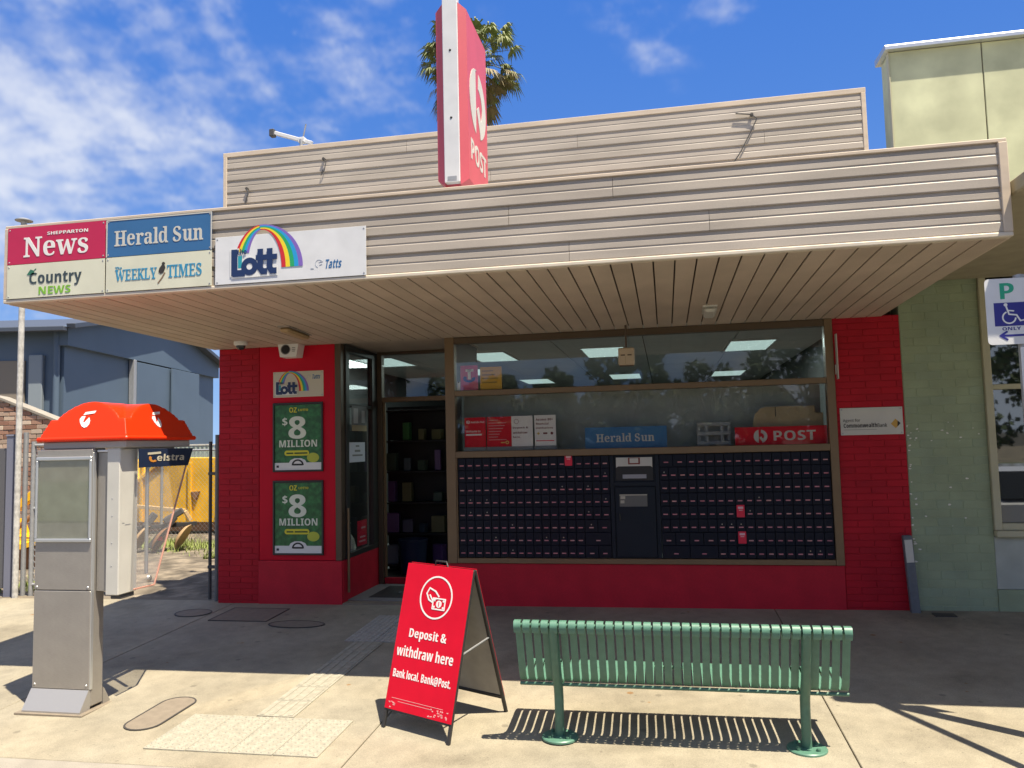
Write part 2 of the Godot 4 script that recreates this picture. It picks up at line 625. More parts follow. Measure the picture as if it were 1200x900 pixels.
	mat("tan metal", 0.46, 0.31, 0.16, 0.7, {tex = blotch, scale = Vector3.ONE * 4.0})
	mat("dark rubber", 0.03, 0.03, 0.032, 0.8)
	mat("mint fence", 0.40, 0.47, 0.40, 0.6, {tex = faint})
	mat("blades", 1, 1, 1, 0.8, {vertex = true, back = Color(0.3, 0.35, 0.15)})
	mat("leaves", 1, 1, 1, 0.75, {vertex = true, back = Color(0.25, 0.35, 0.12)})
	mat("bark", 0.14, 0.10, 0.07, 0.95, {tex = blotch, bump = rough, bump_cm = 1.0})
	mat("mixed bricks", 1, 1, 1, 0.9, {vertex = true, fine = speck})
	mat("cardboard", 0.36, 0.29, 0.18, 0.9, {tex = faint})
	mat("plaster", 0.62, 0.60, 0.55, 0.8, {tex = faint})
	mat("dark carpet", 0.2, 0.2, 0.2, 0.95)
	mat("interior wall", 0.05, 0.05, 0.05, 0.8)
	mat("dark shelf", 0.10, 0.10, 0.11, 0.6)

# ------------------------------------------------------------------ ground
func pavement_picture() -> ImageTexture:
	var W := 1536
	var H := 640   # 12 m by 5 m, x from -8, z from -0.5
	var a := FastNoiseLite.new()
	a.seed = 101; a.frequency = 0.9; a.fractal_octaves = 5
	var b := FastNoiseLite.new()
	b.seed = 102; b.frequency = 6.0; b.fractal_octaves = 3
	var s := FastNoiseLite.new()
	s.seed = 103; s.frequency = 0.5; s.fractal_octaves = 4; s.domain_warp_enabled = true; s.domain_warp_amplitude = 1.2
	var r := rng(77)
	var data := PackedByteArray()
	data.resize(W * H * 3)
	var col := Color()
	for j in H:
		var z := -0.5 + 5.0 * j / H
		for i in W:
			var x := -8.0 + 12.0 * i / W
			var t := a.get_noise_2d(x, z) * 0.10 + b.get_noise_2d(x, z) * 0.06
			var st := s.get_noise_2d(x * 1.3, z * 1.3)
			var k := 0.92 + t + r.randf_range(-0.035, 0.035)
			if st > 0.22:
				k -= (st - 0.22) * 0.28
			var warm := clampf(st * 0.6 + 0.3, 0.0, 1.0)
			# yellowish band left by old paint beside the guide strip
			var band := 1.0 - absf((x + 3.05) + (z - 2.6) * 0.75) / 0.16
			if band > 0.0 and z > 2.1 and z < 3.2:
				k += 0.06 * minf(band * 3.0, 1.0) * clampf(0.6 + b.get_noise_2d(x * 2.0, z), 0.0, 1.0)
				warm += 0.3
			if r.randf() < 0.0012:
				k *= 0.72
			k = clampf(k, 0.3, 1.0)
			col = Color(k, k * lerpf(0.995, 0.975, warm), k * lerpf(0.985, 0.93, warm))
			var o := (j * W + i) * 3
			data[o] = int(col.r * 255); data[o + 1] = int(col.g * 255); data[o + 2] = int(col.b * 255)
	var im := Image.create_from_data(W, H, false, Image.FORMAT_RGB8, data)
	# chewing gum, drips and rust marks
	for q in 260:
		var cx := r.randi_range(0, W - 1)
		var cy := r.randi_range(0, H - 1)
		var rad := r.randi_range(1, 3)
		var rust := r.randf() < 0.16
		for dy in range(-rad, rad + 1):
			for dx in range(-rad, rad + 1):
				if dx * dx + dy * dy <= rad * rad and cx + dx >= 0 and cx + dx < W and cy + dy >= 0 and cy + dy < H:
					var p := im.get_pixel(cx + dx, cy + dy)
					im.set_pixel(cx + dx, cy + dy, Color(p.r * 0.95, p.g * 0.78, p.b * 0.6) if rust else p * 0.84)
	return ImageTexture.create_from_image(im)

func sloped_slab(x0: float, x1: float, z0: float, z1: float, thick: float, lift := 0.0) -> MB:
	var m := mb()
	var p := func(x: float, z: float, d: float) -> Vector3: return Vector3(x, G(x, z) + lift - d, z)
	var e := 0.004
	var t := [p.call(x0 + e, z0 + e, 0), p.call(x1 - e, z0 + e, 0), p.call(x1 - e, z1 - e, 0), p.call(x0 + e, z1 - e, 0)]
	var s := [p.call(x0, z0, e), p.call(x1, z0, e), p.call(x1, z1, e), p.call(x0, z1, e)]
	var l := [p.call(x0, z0, thick), p.call(x1, z0, thick), p.call(x1, z1, thick), p.call(x0, z1, thick)]
	m.quad(t[0], t[1], t[2], t[3], Vector3.UP)
	m.quad(l[0], l[1], l[2], l[3], Vector3.DOWN)
	var away := [Vector3.FORWARD, Vector3.RIGHT, Vector3.BACK, Vector3.LEFT]
	for i in 4:
		var k := (i + 1) % 4
		m.quad(t[i], t[k], s[k], s[i], away[i] + Vector3.UP)
		m.quad(s[i], s[k], l[k], l[i], away[i])
	return m

func build_ground() -> void:
	var land := structure("ground")
	part(land, "earth", mb().span(Vector3(-260, -0.9, -300), Vector3(260, -0.42, 120)), M["earth"])
	var m: StandardMaterial3D = M["concrete"]
	m.albedo_texture = pavement_picture()
	m.uv1_triplanar = true
	m.uv1_world_triplanar = true
	m.uv1_scale = Vector3(1 / 12.0, 1 / 5.0, 1 / 5.0)
	m.uv1_offset = Vector3(8.0 / 12.0, 0, 0.1)
	m.heightmap_enabled = true
	m.heightmap_texture = TX["rough"]
	m.heightmap_scale = 0.1
	m.detail_enabled = true
	m.detail_albedo = TX["speck"]
	m.detail_blend_mode = BaseMaterial3D.BLEND_MODE_MUL
	m.detail_uv_layer = BaseMaterial3D.DETAIL_UV_2
	m.uv2_triplanar = true
	m.uv2_world_triplanar = true
	m.uv2_scale = Vector3.ONE * 1.6
	# footpath of concrete bays
	var path := structure("footpath")
	part(path, "bed", sloped_slab(-14.0, 14.0, -0.3, 3.985, 0.35, -0.014), M["joint"])
	var xs := [-13.98, -10.98, -7.98, -4.98, -1.98, 1.02, 4.02, 7.02, 10.02, 13.02]
	for i in xs.size() - 1:
		var z0 := 0.0 if xs[i] > -5.2 else -0.12
		part(path, "slab", sloped_slab(xs[i] + 0.004, xs[i + 1] - 0.004, z0, 3.98, 0.12), m)
	# kerb stones
	var kerb := structure("kerb")
	for i in xs.size() - 1:
		var k := mb()
		var prof := [Vector2(3.99, 0.0), Vector2(4.10, -0.002), Vector2(4.13, -0.02), Vector2(4.15, -0.15), Vector2(4.15, -0.4), Vector2(3.99, -0.4)]
		for q in prof.size():
			var a: Vector2 = prof[q]
			var b: Vector2 = prof[(q + 1) % prof.size()]
			var xa: float = xs[i] + 0.004
			var xb: float = xs[i + 1] - 0.004
			var o := Vector3(0, b.x - a.x, -(b.y - a.y))
			k.quad(Vector3(xa, G(xa, 3.99) + a.y, a.x), Vector3(xb, G(xb, 3.99) + a.y, a.x), Vector3(xb, G(xb, 3.99) + b.y, b.x), Vector3(xa, G(xa, 3.99) + b.y, b.x), o)
		for e in [xs[i] + 0.004, xs[i + 1] - 0.004]:
			var o := Vector3(-1 if e == xs[i] + 0.004 else 1, 0, 0)
			for q in range(1, prof.size() - 1):
				k.flat(Vector3(e, G(e, 3.99) + prof[0].y, prof[0].x), Vector3(e, G(e, 3.99) + prof[q].y, prof[q].x), Vector3(e, G(e, 3.99) + prof[q + 1].y, prof[q + 1].x), o)
		part(kerb, "kerb_stone", k, M["kerb"])
	var gut := structure("gutter")
	part(gut, "channel", mb().quad_strip([Vector3(-14, -0.318, 4.152), Vector3(14, -0.30, 4.152), Vector3(14, -0.31, 4.5), Vector3(-14, -0.325, 4.5)]), M["kerb"])
	var road := structure("road")
	part(road, "asphalt", mb().quad_strip([Vector3(-60, -0.322, 4.5), Vector3(60, -0.305, 4.5), Vector3(60, -0.20, 11), Vector3(-60, -0.20, 11)]).quad_strip([Vector3(-60, -0.20, 11), Vector3(60, -0.20, 11), Vector3(60, -0.36, 19), Vector3(-60, -0.36, 19)]), M["asphalt"])
	var yard := structure("gravel_yard")
	var y := mb()
	var r := rng(9)
	var gx := 46
	var gz := 40
	var hgt := {}
	for i in gx + 1:
		for j in gz + 1:
			var x := -28.0 + 22.8 * i / gx
			var z := -0.12 - 26.0 * pow(float(j) / gz, 1.5)
			var hh := G(x, -0.12) - 0.02 + (r.randf_range(-0.02, 0.02) if j > 0 else 0.0)
			hgt[Vector2i(i, j)] = Vector3(x, hh, z)
	for i in gx:
		for j in gz:
			y.quad(hgt[Vector2i(i, j)], hgt[Vector2i(i + 1, j)], hgt[Vector2i(i + 1, j + 1)], hgt[Vector2i(i, j + 1)], Vector3.UP)
	part(yard, "gravel", y, M["gravel"])
	build_tactile()
	build_covers()

func tile_mesh(w: float, d: float, domes: bool) -> ArrayMesh:
	var m := mb()
	m.box(Vector3(0, 0.002, 0), Vector3(w - 0.006, 0.012, d - 0.006), 0.002)
	var nx := int(round(w / 0.05))
	var nz := int(round(d / 0.05))
	if domes:
		for i in nx:
			for j in nz:
				var at := Vector3((i + 0.5) * w / nx - w / 2, 0.008, (j + 0.5) * d / nz - d / 2)
				m.lathe([Vector2(0.0165, 0), Vector2(0.012, 0.006), Vector2(0.0, 0.0066)], 7, Transform3D(Basis(), at))
	else:
		for i in 4:
			var x := (i + 0.5) * w / 4 - w / 2
			m.box(Vector3(x, 0.010, 0), Vector3(0.03, 0.005, d - 0.03), 0.002)
	return m.mesh()

func build_tactile() -> void:
	var tilt := atan(0.04)
	var pad := structure("tactile_paving")
	var big := tile_mesh(0.303, 0.575, true)
	for i in 4:
		var x := -3.39 + 0.303 * (i + 0.5)
		part(pad, "tile", big, M["tactile"], Vector3(x, G(x, 3.49) + 0.002, 3.49), Vector3(tilt, 0, 0))
	var bars := tile_mesh(0.29, 0.296, false)
	for i in 6:
		var z := 3.19 - 0.298 * (i + 0.5)
		part(pad, "tile", bars, M["tactile"], Vector3(-2.775, G(-2.775, z) + 0.002, z), Vector3(tilt, 0, 0))
	var small := tile_mesh(0.3, 0.3, true)
	for i in 2:
		for j in 3:
			var x := -3.03 + 0.302 * (i + 0.5)
			var z := 1.39 - 0.302 * (j + 0.5)
			part(pad, "tile", small, M["tactile grey"], Vector3(x, G(x, z) + 0.002, z), Vector3(tilt, 0, 0))

func cover(label: String, poly: PackedVector2Array, rim: float, at: Vector3, material: Material, kind: String) -> void:
	var t := thing(kind, label, "utility cover", at, 0.0)
	t.rotation.x = atan(0.04)
	var flat := Transform3D(Basis(Vector3.RIGHT, Vector3.FORWARD, Vector3.UP), Vector3.ZERO)
	part(t, "lid", mb().prism(poly, 0.010, flat), material, Vector3(0, -0.004, 0))
	var ring := mb()
	var pts := []
	for p in poly:
		pts.append(p)
	ring.stroke(pts, rim, 0.009, flat, true)
	part(t, "rim", ring, M["iron"], Vector3(0, -0.002, 0))

func build_covers() -> void:
	var st := PackedVector2Array()
	for i in 12:
		var a := PI * i / 11
		st.append(Vector2(0.13 * cos(a), 0.19 + 0.12 * sin(a)))
	for i in 12:
		var a := PI + PI * i / 11
		st.append(Vector2(0.13 * cos(a), -0.19 + 0.12 * sin(a)))
	cover("oval concrete access cover lying between the payphone and the tactile tiles", st, 0.012, Vector3(-3.66, G(-3.66, 3.2), 3.2), M["cover concrete"], "access_cover")
	var rc := PackedVector2Array([Vector2(-0.33, -0.26), Vector2(0.33, -0.26), Vector2(0.33, 0.26), Vector2(-0.33, 0.26)])
	cover("square steel framed pit lid at the foot of the lottery posters", rc, 0.016, Vector3(-4.5, G(-4.5, 0.5), 0.5), M["cover concrete"], "pit_lid")
	cover("oval concrete valve cover lying next to the square pit lid", ellipse(0, 0, 0.30, 0.13), 0.012, Vector3(-3.78, G(-3.78, 0.85), 0.85), M["cover concrete"], "valve_cover")
	cover("round drain cover beside the gate post in the driveway", ellipse(0, 0, 0.2, 0.16), 0.012, Vector3(-5.2, G(-5.2, 0.47), 0.47), M["cover concrete"], "drain_cover")
	cover("small iron grate set in the footpath below the green brick pier", PackedVector2Array([Vector2(-0.09, -0.05), Vector2(0.09, -0.05), Vector2(0.09, 0.05), Vector2(-0.09, 0.05)]), 0.01, Vector3(2.55, G(2.55, 0.12), 0.18), M["iron"], "drain_grate")

# ------------------------------------------------------------------ the shop
var shop: Node3D

# courses of bricks standing proud of a joint-coloured core; the face looks along +z
func brick_face(core: MeshInstance3D, x0: float, x1: float, y0: float, y1: float, z: float, course: float, length: float, mats: Array, sd: int, proud := 0.0025, chamfer := 0.003) -> void:
	var r := rng(sd)
	var joint := 0.0045
	var rows := int(round((y1 - y0) / course))
	course = (y1 - y0) / rows
	var shapes := {}
	for j in rows:
		var y := y0 + (j + 0.5) * course
		var cut := [x0]
		var x := x0 + (length if j % 2 == 0 else length * 0.5)
		while x < x1 - 0.05:
			cut.append(x)
			x += length
		cut.append(x1)
		for i in cut.size() - 1:
			var w: float = cut[i + 1] - cut[i] - joint
			var key := int(round(w * 1000))
			if not shapes.has(key):
				shapes[key] = mb().box(Vector3.ZERO, Vector3(w, course - joint, 0.03), chamfer).mesh()
			part(core, "brick", shapes[key], mats[r.randi() % mats.size()], Vector3((cut[i] + cut[i + 1]) / 2, y, z - 0.015 + proud + r.randf_range(-0.0006, 0.0006)), Vector3(r.randf_range(-0.006, 0.006), r.randf_range(-0.004, 0.004), 0))

func build_shop() -> void:
	shop = thing("post_office_shop", "single storey red brick post office shop with beige clad awning and parapet", "shop")
	var reds := [M["red brick paint"], M["red brick paint"], M["red brick paint b"], M["red brick paint c"]]
	var pl := part(shop, "brick_pier", mb().span(Vector3(-5.19, -0.2, -0.25), Vector3(-4.67, 2.95, -0.004)), M["red joint"])
	brick_face(pl, -5.19, -4.67, -0.06, 2.944, 0.0, 0.0665, 0.29, reds, 1)
	var pr := part(shop, "brick_pier", mb().span(Vector3(1.715, -0.2, -0.25), Vector3(2.355, 2.955, -0.004)), M["red joint"])
	brick_face(pr, 1.715, 2.355, -0.03, 2.955, 0.0, 0.0665, 0.29, reds, 2)
	# smooth red panel beside the door and its plinth
	part(shop, "wall_panel", mb().span(Vector3(-4.667, 0.47, -0.22), Vector3(-3.72, 2.947, 0.0), 0.004), M["red panel"])
	part(shop, "plinth", mb().span(Vector3(-4.667, -0.1, -0.22), Vector3(-3.64, 0.466, 0.022), 0.005), M["red dado"])
	part(shop, "corner_post", mb().span(Vector3(-3.717, 0.468, -0.10), Vector3(-3.645, 2.947, 0.012), 0.004), M["bronze dark"])
	# dado under the shop window
	part(shop, "dado", mb().span(Vector3(-2.40, -0.1, -0.12), Vector3(1.712, 0.452, 0.012), 0.006), M["red dado"])
	# closed shell behind
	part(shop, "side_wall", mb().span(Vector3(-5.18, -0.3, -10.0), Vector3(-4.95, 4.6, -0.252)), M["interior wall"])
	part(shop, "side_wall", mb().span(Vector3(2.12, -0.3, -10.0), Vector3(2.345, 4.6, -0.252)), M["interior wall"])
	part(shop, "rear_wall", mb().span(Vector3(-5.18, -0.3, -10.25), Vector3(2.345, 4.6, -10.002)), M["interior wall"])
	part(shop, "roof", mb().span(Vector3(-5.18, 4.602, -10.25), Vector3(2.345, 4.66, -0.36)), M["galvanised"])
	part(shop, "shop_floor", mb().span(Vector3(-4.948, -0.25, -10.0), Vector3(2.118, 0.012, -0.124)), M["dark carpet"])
	part(shop, "lintel", mb().span(Vector3(-5.17, 3.16, -0.24), Vector3(2.34, 4.59, -0.02)), M["cladding"])

func extrude_x(prof: Array, x0: float, x1: float) -> MB:
	# prof holds Vector2(z, y), wound so that the outside lies to the left when y falls
	var m := mb()
	var k := prof.size()
	var mid := Vector2.ZERO
	for p in prof:
		mid += p / k
	for i in k:
		var a: Vector2 = prof[i]
		var b: Vector2 = prof[(i + 1) % k]
		var o := Vector2(-(b.y - a.y), b.x - a.x)
		if o.x == 0.0 and o.y == 0.0:
			continue
		m.quad(Vector3(x0, a.y, a.x), Vector3(x1, a.y, a.x), Vector3(x1, b.y, b.x), Vector3(x0, b.y, b.x), Vector3(0, o.y, o.x))
	var poly := PackedVector2Array()
	for p in prof:
		poly.append(p)
	var ix := Geometry2D.triangulate_polygon(poly)
	for i in range(0, ix.size(), 3):
		for e in [[x0, Vector3.LEFT], [x1, Vector3.RIGHT]]:
			m.flat(Vector3(e[0], poly[ix[i]].y, poly[ix[i]].x), Vector3(e[0], poly[ix[i + 1]].y, poly[ix[i + 1]].x), Vector3(e[0], poly[ix[i + 2]].y, poly[ix[i + 2]].x), e[1])
	return m

# one run of double-ribbed weatherboard cladding, h high, its foot at y = 0, its back at z = 0
func board(x0: float, x1: float, h: float) -> ArrayMesh:
	var s := h / 0.15
	var p := [Vector2(-0.004, h), Vector2(0.001, h), Vector2(0.001, 0.122 * s), Vector2(0.0135, 0.116 * s), Vector2(0.0145, 0.080 * s), Vector2(0.0115, 0.077 * s), Vector2(0.0115, 0.068 * s), Vector2(0.0148, 0.062 * s), Vector2(0.0165, 0.006 * s), Vector2(0.0140, 0.0), Vector2(-0.004, 0.0)]
	return extrude_x(p, x0, x1).mesh()

func build_awning() -> void:
	var aw := part(shop, "awning", mb().span(Vector3(-5.26, 3.56, -0.245), Vector3(2.20, 3.585, 2.97)), M["galvanised"])
	part(aw, "soffit_backing", mb().quad_strip([Vector3(-5.26, 2.985, -0.02), Vector3(2.20, 2.985, -0.02), Vector3(2.20, 3.03, 2.97), Vector3(-5.26, 3.03, 2.97)]), M["soffit gap"])
	# soffit boards run from the wall to the fascia
	var n := 50
	var w := (2.20 + 5.26) / n
	var bm := mb().box(Vector3.ZERO, Vector3(w - 0.011, 0.014, 2.965), 0.003).mesh()
	var r := rng(4)
	var tilt := -atan(0.04 / 2.98)
	for i in n:
		part(aw, "soffit_board", bm, M["soffit"] if r.randf() < 0.6 else M["soffit b"], Vector3(-5.26 + w * (i + 0.5), 2.972 + r.randf_range(-0.0012, 0.0012), 1.484), Vector3(tilt, 0, r.randf_range(-0.006, 0.006)))
	# fascia of four boards, front and both ends
	var h := 0.147
	var cuts := [-0.62, 0.35, -1.05, -0.30]
	for i in 4:
		part(aw, "fascia_board", board(-5.235, cuts[i], h), M["cladding"] if i % 2 else M["cladding b"], Vector3(0, 3.02 + h * i, 2.985))
		part(aw, "fascia_board", board(cuts[i] + 0.003, 2.172, h), M["cladding b"] if i % 2 else M["cladding"], Vector3(0, 3.02 + h * i + 0.001, 2.9842))
	var side := board(0.0, 2.90, h)
	for e in 2:
		for i in 4:
			part(aw, "fascia_board", side, M["cladding"], Vector3(-5.262 if e == 0 else 2.202, 3.02 + h * i, 0.05 if e == 0 else 2.95), Vector3(0, -PI / 2 if e == 0 else PI / 2, 0))
	part(aw, "fascia_core", mb().span(Vector3(-5.25, 3.03, 2.94), Vector3(2.19, 3.60, 2.979)), M["soffit gap"])
	# trims
	part(aw, "top_trim", mb().span(Vector3(-5.285, 3.609, 2.93), Vector3(2.222, 3.634, 3.0035), 0.004), M["trim"])
	part(aw, "bottom_trim", mb().span(Vector3(-5.285, 2.988, 2.955), Vector3(2.222, 3.018, 3.012), 0.006), M["bright edge"])
	part(aw, "corner_trim", mb().span(Vector3(2.168, 3.0185, 2.955), Vector3(2.2225, 3.6085, 3.010), 0.004), M["trim"])
	part(aw, "corner_trim", mb().span(Vector3(-5.2855, 3.0185, 2.955), Vector3(-5.245, 3.6085, 3.010), 0.004), M["trim"])
	for e in [-5.283, 2.196]:
		part(aw, "end_trim", mb().span(Vector3(e, 2.985, 0.0), Vector3(e + 0.025, 3.016, 2.953), 0.004), M["trim"])
		part(aw, "end_trim", mb().span(Vector3(e, 3.610, 0.0), Vector3(e + 0.025, 3.632, 2.928), 0.004), M["trim"])

func build_parapet() -> void:
	var z := -0.25
	var pa := part(shop, "parapet", mb().span(Vector3(-5.27, 3.60, z - 0.10), Vector3(2.21, 5.41, z - 0.012)), M["soffit gap"])
	var h := 0.1505
	for i in 12:
		var cut := -2.9 + 1.7 * ((i * 7) % 5) * 0.6
		part(pa, "cladding_board", board(-5.25, cut, h), M["cladding"] if i % 2 else M["cladding b"], Vector3(0, 5.395 - h * (i + 1), z - 0.005))
		part(pa, "cladding_board", board(cut + 0.003, 2.19, h), M["cladding b"] if i % 3 else M["cladding"], Vector3(0, 5.395 - h * (i + 1) + 0.001, z - 0.0058))
	part(pa, "cap", mb().span(Vector3(-5.30, 5.396, z - 0.12), Vector3(2.235, 5.452, z + 0.0125), 0.004), M["trim"])
	for e in [[-5.295, -5.245], [2.185, 2.232]]:
		part(pa, "corner_trim", mb().span(Vector3(e[0], 3.60, z - 0.05), Vector3(e[1], 5.3955, z + 0.016), 0.004), M["trim"])

# ------------------------------------------------------------------ window front
func build_shopfront() -> void:
	var f := part(shop, "window_frame", mb().span(Vector3(-2.392, 0.453, -0.08), Vector3(-2.285, 2.945, 0.04), 0.004), M["bronze"])
	part(f, "jamb", mb().span(Vector3(1.632, 0.453, -0.08), Vector3(1.711, 2.945, 0.04), 0.004), M["bronze"])
	part(f, "head", mb().span(Vector3(-2.284, 2.872, -0.07), Vector3(1.631, 2.943, 0.036), 0.004), M["bronze dark"])
	part(f, "transom", mb().span(Vector3(-2.284, 2.285, -0.07), Vector3(1.631, 2.345, 0.036), 0.004), M["bronze"])
	part(f, "middle_rail", mb().span(Vector3(-2.284, 1.600, -0.09), Vector3(1.631, 1.672, 0.05), 0.005), M["bronze"])
	part(f, "bottom_rail", mb().span(Vector3(-2.284, 0.454, -0.07), Vector3(1.631, 0.510, 0.036), 0.004), M["bronze"])
	part(f, "inner_bead", mb().span(Vector3(-2.284, 0.511, -0.02), Vector3(-2.272, 1.599, 0.026)), M["bronze"])
	var pane := part(shop, "upper_pane", mb().span(Vector3(-2.283, 2.346, -0.006), Vector3(1.630, 2.871, 0.0)), glass("window glass", 0.06))
	pane.set_meta("label", "clear upper pane mirroring trees and sky")
	part(shop, "display_pane", mb().span(Vector3(-2.283, 1.673, -0.006), Vector3(1.630, 2.284, 0.0)), M["window glass"])
	part(shop, "backing_screen", mb().span(Vector3(-2.283, 1.66, -0.36), Vector3(1.630, 2.30, -0.345)), M["film"])
	part(shop, "display_shelf", mb().span(Vector3(-2.283, 1.640, -0.344), Vector3(1.630, 1.660, -0.092)), M["film"])

# two banks of locked post boxes with a posting unit between them
func bank(called: String, label: String, x0: float, x1: float, wide: Dictionary, sd: int) -> void:
	var y0 := 0.512
	var y1 := 1.598
	var t := thing(called, label, "post boxes", Vector3(x0, y0, 0.0), 0.0, "post box banks in the shop front")
	part(t, "carcase", mb().span(Vector3(0, 0, -0.40), Vector3(x1 - x0, y1 - y0, -0.004)), M["navy frame"])
	var rows := 8
	var cols := 18
	var ch := (y1 - y0) / rows
	var cw := (x1 - x0) / cols
	var shapes := {}
	var plates := {}
	var r := rng(sd)
	var lockm := mb().lathe([Vector2(0.006, 0), Vector2(0.006, 0.004), Vector2(0.0, 0.0045)], 8, Transform3D(Basis(Vector3.RIGHT, PI / 2), Vector3.ZERO)).mesh()
	for j in rows:
		var units: Array = wide.get(j, [])
		if units.is_empty():
			for i in cols:
				units.append(1.0)
		var x := 0.0
		for u in units:
			var w: float = u * cw
			var key := int(w * 1000)
			if not shapes.has(key):
				shapes[key] = mb().box(Vector3.ZERO, Vector3(w - 0.006, ch - 0.006, 0.016), 0.0025).mesh()
				plates[key] = mb().box(Vector3.ZERO, Vector3(0.046, 0.0115, 0.003), 0.0008).mesh()
			var y := y1 - y0 - (j + 0.5) * ch
			var d := part(t, "box_door", shapes[key], M["navy door"] if r.randf() < 0.6 else M["navy door b"], Vector3(x + w / 2, y, 0.004 + r.randf_range(-0.0012, 0.0012)), Vector3(r.randf_range(-0.012, 0.012), r.randf_range(-0.014, 0.014), 0))
			part(d, "number_plate", plates[key], [M["plate"], M["plate"], M["plate b"], M["plate c"]][r.randi() % 4], Vector3(r.randf_range(-0.001, 0.001), -0.018, 0.009))
			part(d, "lock", lockm, M["lock"] if r.randf() < 0.1 else M["navy frame"], Vector3(0, 0.014, 0.008))
			x += w
	return

func build_boxes() -> void:
	var lw := {}
	for j in [5, 6, 7]:
		var a := []
		for i in 15:
			a.append(1.0)
		a.append_array([3.0] if j == 6 else [1.5, 1.5])
		lw[j] = a
	bank("post_box_bank", "bank of small dark navy post boxes nearest the shop door", -2.270, -0.600, lw, 31)
	var rw := {}
	var a0 := [1.5, 1.5]
	for i in 15:
		a0.append(1.0)
	rw[0] = a0
	var a6 := [1.5, 1.5, 1.5, 1.5]
	for i in 12:
		a6.append(1.0)
	rw[6] = a6
	var a7 := [3.0, 3.0]
	for i in 12:
		a7.append(1.0)
	rw[7] = a7
	bank("post_box_bank", "bank of small dark navy post boxes beside the brick pier with the bank sign", -0.075, 1.630, rw, 32)
	# posting unit
	var u := thing("posting_unit", "dark navy posting chute and cabinet door set between the post box banks", "mail slot", Vector3(-0.337, 0.512, 0.0))
	part(u, "cabinet", mb().span(Vector3(-0.259, 0, -0.4), Vector3(0.258, 1.086, -0.012)), M["navy unit"])
	for e in [-0.2585, 0.2195]:
		part(u, "stile", mb().span(Vector3(e, 0.0, -0.011), Vector3(e + 0.039, 1.086, 0.012), 0.002), M["navy unit"])
	part(u, "crosspiece", mb().span(Vector3(-0.219, 0.755, -0.011), Vector3(0.219, 0.80, 0.010), 0.002), M["navy unit"])
	var d := part(u, "cabinet_door", mb().span(Vector3(-0.212, 0.012, -0.011), Vector3(0.212, 0.748, 0.004), 0.004), M["navy unit"])
	part(d, "notice_plate", mb().span(Vector3(-0.165, 0.54, 0.0045), Vector3(0.125, 0.655, 0.007), 0.001), mat("notice grey", 0.12, 0.12, 0.115, 0.4))
	part(d, "plate_edge", mb().span(Vector3(-0.165, 0.656, 0.0045), Vector3(0.125, 0.668, 0.009)), M["lock"])
	part(d, "plate_symbol", mb().span(Vector3(-0.155, 0.62, 0.0075), Vector3(-0.105, 0.65, 0.0082)).span(Vector3(-0.155, 0.575, 0.0075), Vector3(-0.115, 0.605, 0.0082)), M["lock"])
	part(d, "handle", mb().tube([Vector3(-0.165, 0.40, 0.004), Vector3(-0.165, 0.40, 0.025), Vector3(-0.165, 0.47, 0.025), Vector3(-0.165, 0.47, 0.004)], 0.006, 6), M["black frame"])
	var ch := part(u, "chute", mb().span(Vector3(-0.195, 0.815, -0.0115), Vector3(0.195, 1.06, 0.0)), M["black"])
	part(ch, "chute_flap", mb().prism(PackedVector2Array([Vector2(-0.19, 0.95), Vector2(-0.17, 0.965), Vector2(0.17, 0.965), Vector2(0.19, 0.95), Vector2(0.19, 1.058), Vector2(-0.19, 1.058)]), 0.012), M["off white"], Vector3(0, 0, 0.001))
	part(ch, "flap_label", mb().span(Vector3(-0.062, 0.985, 0.0135), Vector3(0.062, 1.055, 0.016), 0.002), mat("label maroon", 0.20, 0.03, 0.02, 0.5))
	part(ch, "flap_label", mb().span(Vector3(-0.046, 0.998, 0.0165), Vector3(0.046, 1.050, 0.0185), 0.002), M["off white"])
	part(ch, "slot_strip", mb().span(Vector3(-0.125, 0.835, 0.0005), Vector3(0.125, 0.878, 0.003), 0.001), mat("strip grey", 0.30, 0.30, 0.33, 0.4))
	# red tags hung on single doors
	var k := 0
	for p in [[666, 539, "post box door high in the bank by the shop door"], [868, 599, "upper of two tagged post box doors near the bank sign"], [870, 630, "lower of two tagged post box doors near the bank sign"]]:
		var at := on_z(p[0], p[1], 0.02)
		var g := thing("door_tag", "red tag hung on the %s" % p[2], "tag", Vector3(at.x, at.y - 0.062, 0.0145), 0.0, "red tags on the post box doors")
		part(g, "card", mb().prism(round_rect(-0.04, 0.04, 0.0, 0.125, 0.008), 0.003), M["red tag"])
		part(g, "print", mb().span(Vector3(-0.026, 0.085, 0.0032), Vector3(0.026, 0.108, 0.004)).span(Vector3(-0.018, 0.068, 0.0032), Vector3(0.02, 0.075, 0.004)), mat("tag print", 0.75, 0.45, 0.48, 0.6))
		k += 1

